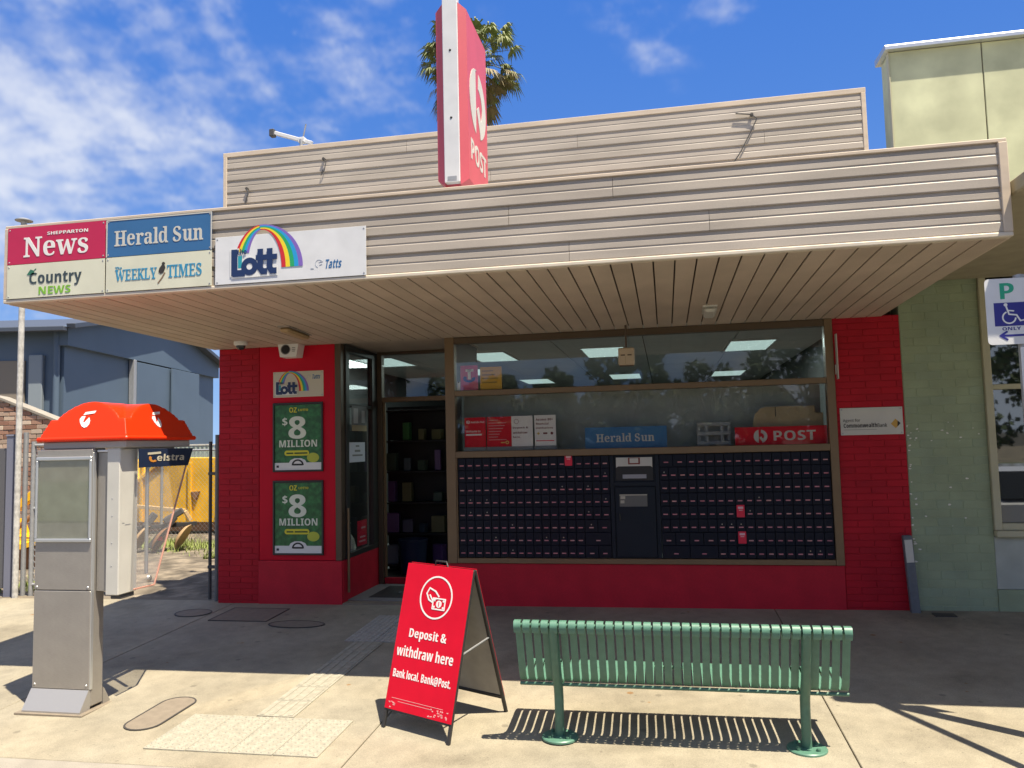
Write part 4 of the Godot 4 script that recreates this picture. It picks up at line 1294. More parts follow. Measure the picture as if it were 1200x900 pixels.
func build_machine() -> void:
	var y := thing("yellow_loader", "large faded yellow earthmoving machine parked behind the mesh fence", "machine", Vector3(-10.6, -0.06, -7.2))
	var Y: Material = M["plant yellow"]
	# tall hopper flank with sloping shoulders
	part(y, "hopper_side", mb().prism(PackedVector2Array([Vector2(-1.05, 0.25), Vector2(1.9, 0.25), Vector2(1.9, 1.62), Vector2(-0.35, 1.66), Vector2(-1.05, 1.12)]), 0.9, Transform3D(Basis(), Vector3(0, 0, -0.9))), Y)
	part(y, "hopper_side", mb().prism(PackedVector2Array([Vector2(-2.6, 0.3), Vector2(-1.15, 0.3), Vector2(-1.15, 1.05), Vector2(-1.75, 1.66), Vector2(-2.6, 1.75)]), 0.8, Transform3D(Basis(), Vector3(0, 0, -0.95))), Y)
	for x in [-0.95, 0.25, 1.2]:
		part(y, "rib", mb().span(Vector3(x, 0.26, 0.002), Vector3(x + 0.07, 1.55, 0.06), 0.006), Y)
	part(y, "sloping_edge", mb().bar(Vector3(-1.05, 1.12, 0.03), Vector3(-0.35, 1.66, 0.03), 0.07, 0.06, 0.005), Y)
	part(y, "sloping_edge", mb().bar(Vector3(-1.7, 0.55, 0.03), Vector3(-1.15, 1.02, 0.03), 0.06, 0.06, 0.005), Y)
	part(y, "arm", mb().bar(Vector3(-1.9, 0.72, 0.35), Vector3(0.35, 0.52, 0.3), 0.07, 0.08, 0.008), mat("faded tan", 0.55, 0.38, 0.18, 0.7))
	part(y, "arm", mb().bar(Vector3(0.35, 0.52, 0.3), Vector3(0.42, 0.3, 0.2), 0.07, 0.08, 0.008), M["faded tan"])
	part(y, "bracket", mb().prism(PackedVector2Array([Vector2(-0.1, 0.06), Vector2(0.1, 0.07), Vector2(0.02, -0.12)]), 0.06, Transform3D(Basis(), Vector3(0.42, 0.85, 0.0))), M["rust"])
	part(y, "tank", mb().prism(round_rect(-0.22, 0.32, -0.25, 0.25, 0.09), 0.4, Transform3D(Basis(), Vector3(1.42, 0.85, 0.0))), mat("tank brown", 0.10, 0.07, 0.045, 0.7))
	part(y, "tank_neck", mb().tube([Vector3(1.3, 1.1, 0.2), Vector3(1.22, 1.28, 0.2), Vector3(1.55, 1.4, 0.2)], 0.05, 8), Y)
	part(y, "skirt", mb().span(Vector3(-2.5, 0.05, -0.85), Vector3(1.85, 0.248, -0.05), 0.01), M["rust"])
	for x in [-1.9, 1.1]:
		var w := part(y, "wheel", mb().lathe([Vector2(0.0, -0.15), Vector2(0.36, -0.15), Vector2(0.42, -0.08), Vector2(0.42, 0.08), Vector2(0.36, 0.15), Vector2(0.0, 0.15)], 24, Transform3D(Basis(Vector3.RIGHT, PI / 2), Vector3(x, 0.40, -1.15))), M["dark rubber"])
		part(w, "hub", mb().lathe([Vector2(0, 0.17), Vector2(0.2, 0.16), Vector2(0.2, 0.1)], 16, Transform3D(Basis(Vector3.RIGHT, PI / 2), Vector3(x, 0.40, -1.15))), Y)
	# discs of an old plough lying in the weeds
	var d := thing("disc_plough", "rusty tan disc plough with dark frame lying in the weeds", "plough", Vector3(-9.1, -0.09, -4.55), 0.25)
	for i in 4:
		var xf := Transform3D(Basis(Vector3.BACK, 1.05) * Basis(Vector3.UP, 0.3 * i), Vector3(-0.75 + 0.36 * i, 0.25 + 0.03 * (i % 2), 0.06 * (i % 3)))
		part(d, "disc", mb().lathe([Vector2(0.0, 0.07), Vector2(0.10, 0.06), Vector2(0.19, 0.03), Vector2(0.25, -0.02), Vector2(0.245, -0.03), Vector2(0.18, 0.015), Vector2(0.0, 0.05)], 20, xf), M["tan metal"] if i % 2 else M["rust"])
	part(d, "frame", mb().bar(Vector3(-0.9, 0.42, 0), Vector3(0.55, 0.5, -0.1), 0.07, 0.07, 0.006).bar(Vector3(-0.2, 0.1, 0.15), Vector3(0.15, 0.62, -0.1), 0.30, 0.05, 0.006), M["dark rubber"])
	part(d, "hitch", mb().bar(Vector3(0.0, 0.55, 0.0), Vector3(0.3, 0.75, -0.1), 0.14, 0.12, 0.02).bar(Vector3(-0.35, 0.45, 0.0), Vector3(-0.2, 0.70, -0.1), 0.12, 0.12, 0.02), mat("worn grey", 0.06, 0.06, 0.065, 0.7))
	part(d, "reflector", mb().box(Vector3(0.0, 0.27, 0.2), Vector3(0.09, 0.07, 0.03), 0.01), M["red tag"])

func build_shed() -> void:
	var s := thing("steel_shed", "large blue grey steel shed with a low gable roof beyond the yard", "shed", Vector3.ZERO)
	var c0 := Vector3(-12.37, 0, -5.8)
	# corner nearest, then along the gable wall and along the side wall; heights are read from the eaves
	var dirg := (Vector3(-14.27, 0, -14.35) - c0).normalized()
	var a := EYE + ray(76, 389) * 26.0
	var b := EYE + ray(250, 427) * 36.0
	c0 = Vector3(a.x, 0, a.z)
	var c1 := Vector3(b.x, 0, b.z)
	dirg = (c1 - c0).normalized()
	var len := (c1 - c0).length()
	var dirs := Vector3(dirg.z, 0, -dirg.x)
	if dirs.x > 0:
		dirs = -dirs
	var eave := (a.y + b.y) * 0.5
	var bs := Basis(dirg, Vector3.UP, dirg.cross(Vector3.UP))
	s.transform = Transform3D(bs, Vector3(c0.x, -0.3, c0.z))
	var back := -1.0 if bs.z.dot(dirs) < 0 else 1.0   # the side wall runs along local z times this
	var e := eave + 0.3
	var L := len
	var D := 16.0
	var ridge := e + 1.25
	var sg := Transform3D(Basis(Vector3.RIGHT, Vector3.UP, Vector3(0, 0, back)), Vector3.ZERO)
	var gable := PackedVector2Array([Vector2(0, 0), Vector2(L, 0), Vector2(L, e - 0.5), Vector2(0, e - 0.5)])
	part(s, "gable_wall", mb().prism(gable, 0.2, sg), M["shed wall"])
	part(s, "gable_head", mb().prism(PackedVector2Array([Vector2(-0.15, e - 0.5), Vector2(L + 0.15, e - 0.5), Vector2(L + 0.15, e + 0.05), Vector2(L / 2, ridge), Vector2(-0.15, e + 0.05)]), 0.35, sg), M["shed wall"], Vector3(0, 0, -0.18 * back))
	part(s, "roof_verge", mb().bar(Vector3(-0.4, e + 0.02, -0.4 * back), Vector3(L / 2, ridge + 0.06, -0.4 * back), 0.25, 0.14, 0.01).bar(Vector3(L / 2, ridge + 0.06, -0.4 * back), Vector3(L + 0.4, e + 0.02, -0.4 * back), 0.25, 0.14, 0.01), M["shed roof"])
	# sliding doors hang on the gable
	for q in [[0.36, 0.60, 0.10], [0.58, 0.80, 0.22]]:
		part(s, "sliding_door", mb().span(Vector3(L * q[0], 0.1, -q[2] * back), Vector3(L * q[1], e - 0.55, (-q[2] - 0.08) * back), 0.01), M["shed wall"])
	part(s, "door_post", mb().span(Vector3(L * 0.335, 0.1, -0.02 * back), Vector3(L * 0.352, e - 0.5, -0.2 * back), 0.01), M["galvanised"])
	part(s, "downpipe", mb().tube([Vector3(-0.12, 0, 0.15 * back), Vector3(-0.12, e - 0.1, 0.15 * back)], 0.09, 8), M["shed wall"])
	# long side wall with a glazed bay
	part(s, "side_wall", mb().span(Vector3(-0.0, 0, 0.21 * back), Vector3(0.2, e, D * back)), M["shed wall"])
	part(s, "louvre_bay", mb().span(Vector3(-0.06, 0.6, 1.1 * back), Vector3(-0.002, e - 0.9, 2.1 * back), 0.01), mat("louvre tan", 0.22, 0.19, 0.15, 0.6))
	for i in 3:
		part(s, "louvre_bar", mb().span(Vector3(-0.09, 1.2 + 0.9 * i, 1.1 * back), Vector3(-0.061, 1.25 + 0.9 * i, 2.1 * back)), M["galvanised"])
	part(s, "bay_post", mb().span(Vector3(-0.14, 0, 0.55 * back), Vector3(-0.002, e - 0.75, 0.95 * back), 0.02), mat("shed trim", 0.22, 0.26, 0.29, 0.5))
	part(s, "roof_slope", mb().quad_strip([Vector3(-0.45, e - 0.02, -0.35 * back), Vector3(L / 2, ridge, -0.35 * back), Vector3(L / 2, ridge, D * back), Vector3(-0.45, e - 0.02, D * back)]), M["shed roof"])
	part(s, "roof_slope", mb().quad_strip([Vector3(L + 0.45, e - 0.02, -0.35 * back), Vector3(L / 2, ridge, -0.35 * back), Vector3(L / 2, ridge, D * back), Vector3(L + 0.45, e - 0.02, D * back)]), M["shed roof"])
	part(s, "gutter", mb().span(Vector3(-0.56, e - 0.14, -0.3 * back), Vector3(-0.40, e, D * back), 0.02), M["shed roof"])
	part(s, "rear_wall", mb().span(Vector3(L - 0.2, 0, 0.21 * back), Vector3(L, e, D * back)), M["shed wall"])
	build_palm()

func build_palm() -> void:
	var c := EYE + ray(551, 76) * 46.0
	var p := thing("fan_palm", "tall fan palm with drooping grey green fronds rising behind the parapet", "palm tree", Vector3(c.x, -0.4, c.z))
	var top := c.y + 0.4
	part(p, "trunk", mb().tube([Vector3(0, 0, 0), Vector3(0.05, top * 0.5, 0), Vector3(0, top, 0)], 0.36, 12, 0.2), M["bark"])
	var r := rng(88)
	var crown := Node3D.new()
	crown.name = "crown"
	p.add_child(crown)
	for i in 120:
		var m := mb()
		var az := r.randf() * TAU
		var el := r.randf_range(-1.0, 1.25)
		var d := Vector3(cos(az) * cos(el), sin(el), sin(az) * cos(el))
		var ln := r.randf_range(1.3, 2.75)
		var tip := d * ln + Vector3(0, -0.14 * ln, 0)
		m.col = Color(0.14, 0.15, 0.07)
		m.tube([Vector3.ZERO, d * ln * 0.6, tip], 0.03, 4, 0.014, false)
		var fwd := (tip - d * ln * 0.5).normalized()
		var side := fwd.cross(Vector3.UP).normalized()
		var nrm := side.cross(fwd).normalized()
		var old := el < -0.25
		for k in 21:
			var t := (k / 20.0 - 0.5) * 2.0
			var a := t * 1.75
			var dir := (fwd * cos(a) + side * sin(a) + nrm * 0.12 * cos(a * 1.5)).normalized()
			var L := r.randf_range(0.8, 1.25) * (1.0 - 0.28 * absf(t))
			var base := tip
			var mid := base + dir * L * 0.55 + Vector3(0, -0.03, 0)
			var en := base + dir * L * 0.86 + Vector3(0, -L * r.randf_range(0.25, 0.6), 0)
			var w := dir.cross(nrm).normalized() * 0.05
			var q := r.randf()
			m.col = Color(0.30, 0.25, 0.14).lerp(Color(0.20, 0.17, 0.09), q) if old else Color(0.13, 0.16, 0.06).lerp(Color(0.24, 0.26, 0.12), q)
			m.quad(base, base + w * 0.3, mid + w, mid - w, nrm)
			m.flat(mid - w, mid + w, en, nrm)
		part(crown, "frond", m, M["leaves"], Vector3(0, top, 0))

func leafy_tree(label: String, at: Vector3, h: float, rad: float, dark: Color, light: Color, sd: int, called := "street_tree", category := "tree", group := "trees across the road") -> void:
	var t := thing(called, label, category, at, 0.0, group)
	var r := rng(sd)
	var tr := mb().tube([Vector3.ZERO, Vector3(0.1, h * 0.25, 0), Vector3(-0.05, h * 0.55, 0.1)], 0.22, 8, 0.12)
	for i in 6:
		var a := TAU * i / 6.0
		tr.tube([Vector3(0, h * 0.3, 0), Vector3(cos(a) * rad * 0.5, h * (0.5 + 0.05 * (i % 3)), sin(a) * rad * 0.5)], 0.09, 6, 0.03)
	part(t, "trunk", tr, M["bark"])
	var m := mb()
	var clumps := []
	for i in 26:
		var a := r.randf() * TAU
		var q := sqrt(r.randf())
		var y := r.randf()
		var k := sin(PI * clampf(0.12 + y * 0.86, 0, 1))
		clumps.append([Vector3(cos(a) * q * rad * (0.35 + 0.65 * k), h * (0.22 + 0.74 * y), sin(a) * q * rad * (0.35 + 0.65 * k)), r.randf_range(0.5, 0.95) * rad * 0.36])
	for c in clumps:
		for i in 95:
			var d := Vector3(r.randfn(), r.randfn(), r.randfn()).normalized()
			var p: Vector3 = c[0] + d * c[1] * r.randf_range(0.55, 1.0)
			var u := Vector3(r.randfn(), r.randfn(), r.randfn()).normalized()
			var s := u.cross(d).normalized() * r.randf_range(0.08, 0.17)
			var w := u * r.randf_range(0.12, 0.24)
			m.col = dark.lerp(light, r.randf())
			m.quad(p - w, p + s, p + w, p - s, (d + Vector3(0, 0.4, 0)).normalized())
	part(t, "crown", m, M["leaves"])

func build_across_the_road() -> void:
	# what the shop windows mirror: trees on the far side and a parked car
	var dk := Color(0.045, 0.075, 0.028)
	var lt := Color(0.075, 0.115, 0.04)
	var far := structure("far_footpath")
	part(far, "grass_strip", mb().quad_strip([Vector3(-60, -0.30, 19.0), Vector3(60, -0.30, 19.0), Vector3(60, -0.2, 46), Vector3(-60, -0.2, 46)]), mat("grass strip", 0.10, 0.13, 0.04, 0.95, {tex = TX["blotch"], scale = Vector3.ONE * 0.3, fine = TX["speck"]}))
	leafy_tree("dense dark tree across the road, mirrored over the posting unit", Vector3(-1.6, -0.3, 29), 7.6, 2.6, dk, lt, 201)
	leafy_tree("broad dark tree across the road, mirrored above the plain window screen", Vector3(2.2, -0.3, 30), 8.4, 3.0, dk, lt, 202)
	leafy_tree("tall spreading tree across the road, mirrored above the red banner", Vector3(6.6, -0.3, 28.5), 9.0, 2.9, dk, lt, 203)
	leafy_tree("low round tree across the road, mirrored beside the orange card", Vector3(-5.6, -0.3, 31), 5.6, 2.0, dk, lt, 204)
	leafy_tree("low thin tree across the road, mirrored above the stuck cards", Vector3(-8.6, -0.3, 31), 5.4, 2.1, dk, lt, 205)
	leafy_tree("dark tree across the road, mirrored in the fanlight over the door", Vector3(-13.6, -0.3, 30), 7.4, 2.6, dk, lt, 206)
	leafy_tree("tall dark tree across the road, mirrored in the green shop window", Vector3(11.8, -0.3, 27), 8.6, 3.2, dk, lt, 207)
	leafy_tree("dark tree across the road beyond the parked car", Vector3(17.0, -0.3, 28), 7.8, 3.0, dk, lt, 208)
	for i in 9:  # hedge added out of view so the display glass mirrors something dark
		leafy_tree("dense dark shrub in the added hedge across the road, %s from the far end" % ["first", "second", "third", "fourth", "fifth", "sixth", "seventh", "eighth", "ninth"][i], Vector3(-19.0 + 4.0 * i, -0.3, 33.0), 4.6, 2.9, dk, lt, 300 + i, "added_hedge_shrub", "shrub", "hedge across the road")
	# parked car, seen only as a reflection
	var car := thing("parked_car", "silver white hatchback parked at the kerb, mirrored in the green shop window", "car", Vector3(5.95, -0.30, 7.2), PI / 2)
	var paint := mat("car paint", 0.74, 0.74, 0.74, 0.25, {coat = 1.0})
	var body := PackedVector2Array([Vector2(-2.05, 0.28), Vector2(-2.1, 0.62), Vector2(-1.95, 0.80), Vector2(-1.0, 0.98), Vector2(1.7, 1.0), Vector2(2.05, 0.9), Vector2(2.1, 0.4), Vector2(2.0, 0.25)])
	part(car, "body", mb().prism(body, 1.72, Transform3D(Basis(), Vector3(0, 0, -0.86))), paint)
	part(car, "roof", mb().prism(PackedVector2Array([Vector2(-0.30, 1.40), Vector2(-0.1, 1.47), Vector2(1.3, 1.47), Vector2(1.6, 1.40)]), 1.36, Transform3D(Basis(), Vector3(0, 0, -0.68))), paint)
	part(car, "glasshouse", mb().prism(PackedVector2Array([Vector2(-1.05, 0.98), Vector2(-0.30, 1.405), Vector2(1.6, 1.405), Vector2(1.95, 0.99)]), 1.44, Transform3D(Basis(), Vector3(0, 0, -0.72))), mat("car glass", 0.012, 0.014, 0.016, 0.08))
	part(car, "bumper", mb().span(Vector3(-2.16, 0.26, -0.84), Vector3(-2.02, 0.52, 0.84), 0.05), mat("bumper grey", 0.10, 0.10, 0.105, 0.5))
	for e in [-0.66, 0.66]:
		part(car, "headlight", mb().box(Vector3(-2.02, 0.70, e), Vector3(0.14, 0.14, 0.34), 0.04), M["aluminium"])
	for x in [-1.3, 1.3]:
		for e in [-0.80, 0.80]:
			var w := part(car, "wheel", mb().lathe([Vector2(0, -0.1), Vector2(0.26, -0.1), Vector2(0.31, -0.06), Vector2(0.31, 0.06), Vector2(0.26, 0.1), Vector2(0, 0.1)], 22, Transform3D(Basis(Vector3.RIGHT, PI / 2), Vector3(x, 0.31, e))), M["dark rubber"])
			part(w, "rim", mb().lathe([Vector2(0, 0.112), Vector2(0.19, 0.108), Vector2(0.2, 0.09)], 18, Transform3D(Basis(Vector3.RIGHT, PI / 2 * signf(e)), Vector3(x, 0.31, e))), M["aluminium"])

# ------------------------------------------------------------------ signs on the awning
func panel(called: String, label: String, x0: float, x1: float, y0: float, y1: float, z: float, material: Material, group := "") -> Node3D:
	var t := thing(called, label, "sign", Vector3(x0, y0, z), 0.0, group)
	part(t, "sheet", mb().span(Vector3(0, 0, 0), Vector3(x1 - x0, y1 - y0, 0.004), 0.001), material)
	var scr := mb()
	for x in [0.018, x1 - x0 - 0.018]:
		for y in [0.018, y1 - y0 - 0.018]:
			scr.lathe([Vector2(0.007, 0), Vector2(0.006, 0.002), Vector2(0, 0.003)], 7, Transform3D(Basis(Vector3.RIGHT, PI / 2), Vector3(x, y, 0.004)))
	part(t, "screws", scr, M["galvanised"])
	return t

const BOW := [[0.56, 0.02, 0.025], [0.80, 0.62, 0.02], [0.02, 0.35, 0.12], [0.02, 0.30, 0.62], [0.20, 0.12, 0.45]]

# rainbow over round blue letters, w wide, on the face z of its parent
func lott_logo(t: Node3D, x: float, y: float, w: float, z: float) -> void:
	var h := w * 0.62
	var cx := x + w * 0.44
	var by := y + h * 0.13
	# far leg, five bands sweeping up from the left
	var names := ["red", "yellow", "green", "blue", "violet"]
	for i in 5:
		var k: Array = BOW[i]
		var bm := mat("bow " + names[i], k[0], k[1], k[2], 0.4)
		var a0 := w * (0.40 - 0.040 * i)
		var a1 := w * (0.40 - 0.040 * (i + 1))
		var h0 := h * (0.92 - 0.022 * i)
		var h1 := h * (0.92 - 0.022 * (i + 1))
		part(t, "rainbow_band", mb().arc(Vector2(cx, by), Vector2(a1, h1), Vector2(a0, h0), PI * 0.5, PI * 0.86, 0.0012, 18), bm, Vector3(0, 0, z))
		# near leg, reversed order and broader, falling to the right
		var b0 := w * (0.56 - 0.058 * i)
		var b1 := w * (0.56 - 0.058 * (i + 1))
		var g0 := h * (0.92 - 0.022 * i)
		var g1 := h * (0.92 - 0.022 * (i + 1))
		var km := mat("bow " + names[4 - i], BOW[4 - i][0], BOW[4 - i][1], BOW[4 - i][2], 0.4)
		part(t, "rainbow_band", mb().arc(Vector2(cx, by), Vector2(b1, g1), Vector2(b0, g0), 0.0, PI * 0.52, 0.0014, 20), km, Vector3(0, 0, z + 0.0014))
	var ink := mat("lott blue", 0.010, 0.028, 0.10, 0.4)
	# fat rounded letters drawn as strokes
	var L := mb()
	var s := w * 0.085
	var X := func(q: float) -> float: return x + w * q
	var Yy := func(q: float) -> float: return y + h * q
	L.stroke([Vector2(X.call(0.06), Yy.call(0.52)), Vector2(X.call(0.06), Yy.call(0.06)), Vector2(X.call(0.18), Yy.call(0.06))], s, 0.002)
	L.arc(Vector2(X.call(0.27), Yy.call(0.19)), Vector2(w * 0.042, w * 0.042), Vector2(w * 0.115, w * 0.115), 0, TAU, 0.002, 20)
	for q in [0.42, 0.55]:
		L.stroke([Vector2(X.call(q), Yy.call(0.50)), Vector2(X.call(q), Yy.call(0.14)), Vector2(X.call(q + 0.03), Yy.call(0.07)), Vector2(X.call(q + 0.07), Yy.call(0.07))], s * 0.9, 0.002)
		L.stroke([Vector2(X.call(q - 0.04), Yy.call(0.36)), Vector2(X.call(q + 0.08), Yy.call(0.36))], s * 0.8, 0.002)
	var halo := mb()
	halo.stroke([Vector2(X.call(0.06), Yy.call(0.52)), Vector2(X.call(0.06), Yy.call(0.06)), Vector2(X.call(0.62), Yy.call(0.07))], s * 1.45, 0.001)
	halo.prism(ellipse(X.call(0.27), Yy.call(0.19), w * 0.135, w * 0.135), 0.001)
	part(t, "letter_edge", halo, M["white"], Vector3(0, 0, z + 0.003))
	part(t, "teal_patch", mb().span(Vector3(X.call(0.11), Yy.call(0.17), 0), Vector3(X.call(0.165), Yy.call(0.42), 0.001)), mat("teal", 0.02, 0.30, 0.36, 0.4), Vector3(0, 0, z + 0.0041))
	part(t, "letters", L, ink, Vector3(0, 0, z + 0.0042))
	text(t, "the", X.call(0.10), X.call(0.23), Yy.call(0.45), Yy.call(0.57), z + 0.0062, ink, false, true, 0.001)

func tatts(t: Node3D, x0: float, y0: float, w: float, z: float) -> void:
	var blue := mat("tatts blue", 0.02, 0.12, 0.30, 0.4)
	text(t, "Tatts", x0 + w * 0.48, x0 + w, y0, y0 + w * 0.27, z, blue, false, true, 0.001, "lettering", 0.18)
	var m := mb()
	m.arc(Vector2(x0 + w * 0.28, y0 + w * 0.16), Vector2(w * 0.11, w * 0.11), Vector2(w * 0.125, w * 0.125), 0.6, 4.4, 0.001, 14)
	m.stroke([Vector2(x0 + w * 0.28, y0 + w * 0.20), Vector2(x0 + w * 0.40, y0 + w * 0.22)], w * 0.02, 0.001)
	m.stroke([Vector2(x0 + w * 0.30, y0 + w * 0.12), Vector2(x0 + w * 0.38, y0 + w * 0.14)], w * 0.02, 0.001)
	m.stroke([Vector2(x0 + w * 0.02, y0 + w * 0.03), Vector2(x0 + w * 0.10, y0 + w * 0.02)], w * 0.03, 0.001)
	part(t, "emblem", m, mat("emblem grey", 0.38, 0.42, 0.48, 0.5), Vector3(0, 0, z))

func build_fascia_signs() -> void:
	var z := 3.013
	var cream := mat("cream sign", 0.66, 0.66, 0.52, 0.4, {tex = TX["faint"], scale = Vector3.ONE})
	# red masthead
	var a := panel("newspaper_sign", "crimson newspaper sign reading Shepparton News at the awning corner", -5.245, -4.335, 3.302, 3.606, z, mat("crimson", 0.50, 0.012, 0.070, 0.4, {tex = TX["faint"]}))
	text(a, "News", 0.155, 0.755, 0.055, 0.218, 0.0045, M["white"], true, true)
	text(a, "SHEPPARTON", 0.375, 0.752, 0.226, 0.252, 0.0045, M["white"], false, true)
	var b := panel("newspaper_sign", "blue newspaper sign reading Herald Sun on the awning fascia", -4.325, -3.395, 3.302, 3.604, z, mat("herald blue", 0.035, 0.135, 0.31, 0.4, {tex = TX["faint"]}))
	text(b, "Herald Sun", 0.075, 0.855, 0.085, 0.215, 0.0045, M["off white"], true, true)
	part(b, "border", mb().span(Vector3(0, 0.2925, 0.0045), Vector3(0.93, 0.3015, 0.0065)).span(Vector3(0.0, 0.0, 0.0045), Vector3(0.010, 0.292, 0.0065)).span(Vector3(0.921, 0.0, 0.0045), Vector3(0.93, 0.292, 0.0065)), M["off white"])
	var c := panel("newspaper_sign", "cream newspaper sign reading Country News with green lettering", -5.245, -4.335, 3.020, 3.298, z, cream)
	var slate := mat("slate ink", 0.035, 0.055, 0.065, 0.5)
	text(c, "Country", 0.215, 0.70, 0.080, 0.205, 0.0045, slate, false, true)
	text(c, "NEWS", 0.305, 0.60, 0.022, 0.085, 0.0045, mat("leaf green", 0.18, 0.42, 0.03, 0.5), false, true)
	part(c, "leaf_mark", mb().prism(PackedVector2Array([Vector2(0.19, 0.190), Vector2(0.22, 0.185), Vector2(0.26, 0.192), Vector2(0.255, 0.222), Vector2(0.225, 0.232), Vector2(0.21, 0.215)]), 0.002).stroke([Vector2(0.26, 0.225), Vector2(0.275, 0.235)], 0.006, 0.002), mat("hat green", 0.03, 0.15, 0.09, 0.5), Vector3(0, 0, 0.0045))
	var d := panel("newspaper_sign", "cream newspaper sign reading The Weekly Times with a bird", -4.325, -3.395, 3.020, 3.298, z, cream)
	var azure := mat("azure ink", 0.03, 0.24, 0.42, 0.5)
	text(d, "WEEKLY", 0.085, 0.455, 0.085, 0.175, 0.0045, azure, true, true)
	text(d, "TIMES", 0.545, 0.845, 0.085, 0.185, 0.0045, azure, true, true)
	text(d, "The", 0.085, 0.145, 0.182, 0.20, 0.0045, azure, true, true)
	part(d, "bird_mark", mb().prism(PackedVector2Array([Vector2(0.47, 0.135), Vector2(0.478, 0.165), Vector2(0.500, 0.190), Vector2(0.525, 0.185), Vector2(0.53, 0.165), Vector2(0.515, 0.13), Vector2(0.49, 0.118)]), 0.002).prism(ellipse(0.513, 0.20, 0.014, 0.013, 10), 0.002), mat("bird dark", 0.03, 0.025, 0.022, 0.6), Vector3(0, 0, 0.0045))
	part(d, "branch_mark", mb().stroke([Vector2(0.468, 0.048), Vector2(0.50, 0.085), Vector2(0.525, 0.125)], 0.010, 0.002), mat("branch brown", 0.22, 0.14, 0.08, 0.6), Vector3(0, 0, 0.0045))
	var e := panel("lottery_sign", "white lottery sign with rainbow logo on the awning fascia", -3.365, -2.13, 3.020, 3.392, z, M["white enamel"])
	lott_logo(e, 0.13, 0.055, 0.60, 0.0045)
	tatts(e, 0.79, 0.07, 0.25, 0.0045)

func post_logo(cx: float, cy: float, r: float, depth: float) -> MB:
	# roundel split into a horn-shaped left half and a bowl on the right
	var m := mb()
	var l := PackedVector2Array()
	for i in 15:
		var a := PI * 0.5 + PI * 0.93 * i / 14
		l.append(Vector2(cx - r * 0.10 + r * 0.9 * cos(a), cy + r * sin(a)))
	l.append(Vector2(cx - r * 0.26, cy - r * 0.35))
	l.append(Vector2(cx - r * 0.26, cy + r * 0.95))
	m.prism(l, depth)
	m.arc(Vector2(cx, cy), Vector2(r * 0.52, r * 0.52), Vector2(r, r), -PI * 0.42, PI * 0.46, depth, 18)
	m.stroke([Vector2(cx + r * 0.02, cy - r * 0.2), Vector2(cx + r * 0.3, cy - r * 0.62)], r * 0.34, depth)
	return m

func build_blade_sign() -> void:
	var t := thing("blade_sign", "tall red projecting post sign with a white edge standing on the awning", "sign", Vector3(-1.50, 3.60, 2.85))
	var red := mat("faded post red", 0.56, 0.085, 0.115, 0.45, {tex = TX["faint"], scale = Vector3.ONE})
	var h := 1.53
	# two red face boxes with bevelled rims on either side of a white edge band; local x across, z back
	var y0 := 0.10
	part(t, "edge_band", mb().span(Vector3(-0.06, y0 + 0.02, -0.045), Vector3(0.06, 1.74, 0.012), 0.004), M["white enamel"])
	part(t, "core", mb().span(Vector3(-0.0605, y0 + 0.02, -0.70), Vector3(0.0605, h - 0.02, -0.046)), red)
	var scr := mb()
	for y in [0.62, 1.15]:
		scr.lathe([Vector2(0.010, 0), Vector2(0.008, 0.003), Vector2(0, 0.004)], 8, Transform3D(Basis(Vector3.RIGHT, PI / 2), Vector3(0, y, 0.012)))
	part(t, "fixing_bolts", scr, M["black"])
	part(t, "maker_plate", mb().span(Vector3(-0.035, y0 + 0.035, 0.0125), Vector3(0.035, y0 + 0.065, 0.014)), M["galvanised"])
	for s in [-1, 1]:
		var m := mb()
		# bevelled tray: outer rim at the band, inner flat face further out
		var o := [Vector3(0.061 * s, y0, 0.0), Vector3(0.061 * s, h, 0.0), Vector3(0.061 * s, h, -0.71), Vector3(0.061 * s, y0, -0.71)]
		var f := [Vector3(0.122 * s, y0 + 0.05, -0.03), Vector3(0.122 * s, h - 0.05, -0.03), Vector3(0.122 * s, h - 0.05, -0.68), Vector3(0.122 * s, y0 + 0.05, -0.68)]
		m.quad(f[0], f[1], f[2], f[3], Vector3(s, 0, 0))
		m.quad(o[0], o[1], o[2], o[3], Vector3(-s, 0, 0))
		var aw := [Vector3(0, 0, 1), Vector3(0, 1, 0), Vector3(0, 0, -1), Vector3(0, -1, 0)]
		for i in 4:
			var k := (i + 1) % 4
			m.quad(o[i], o[k], f[k], f[i], aw[i] + Vector3(s * 0.3, 0, 0))
		var tray := part(t, "face_tray", m, red)
		# lettering reads from the right face: its x axis runs to the back
		var tilt := Node3D.new()
		tilt.name = "face_print"
		var bs := Basis(Vector3(0, 0, -s), Vector3(0, 1, 0), Vector3(s, 0, 0))
		var pm := part(t, "roundel", post_logo(0.355 * s, 0.86, 0.27, 0.003), M["off white"])
		pm.transform = Transform3D(bs, Vector3(0.1222 * s, 0, 0))
		var x0 := 0.10 if s == 1 else -0.61
		var tx := text(t, "POST", x0, x0 + 0.51, 0.335, 0.50, 0.0, M["off white"], false, true, 0.003)
		tx.transform = Transform3D(bs, Vector3(0.1222 * s, 0, 0)) * tx.transform
	part(t, "stand", mb().tube([Vector3(0, -0.03, -0.2), Vector3(0, y0 + 0.03, -0.2)], 0.03, 10).tube([Vector3(0, -0.03, -0.55), Vector3(0, y0 + 0.03, -0.55)], 0.03, 10), M["galvanised"])

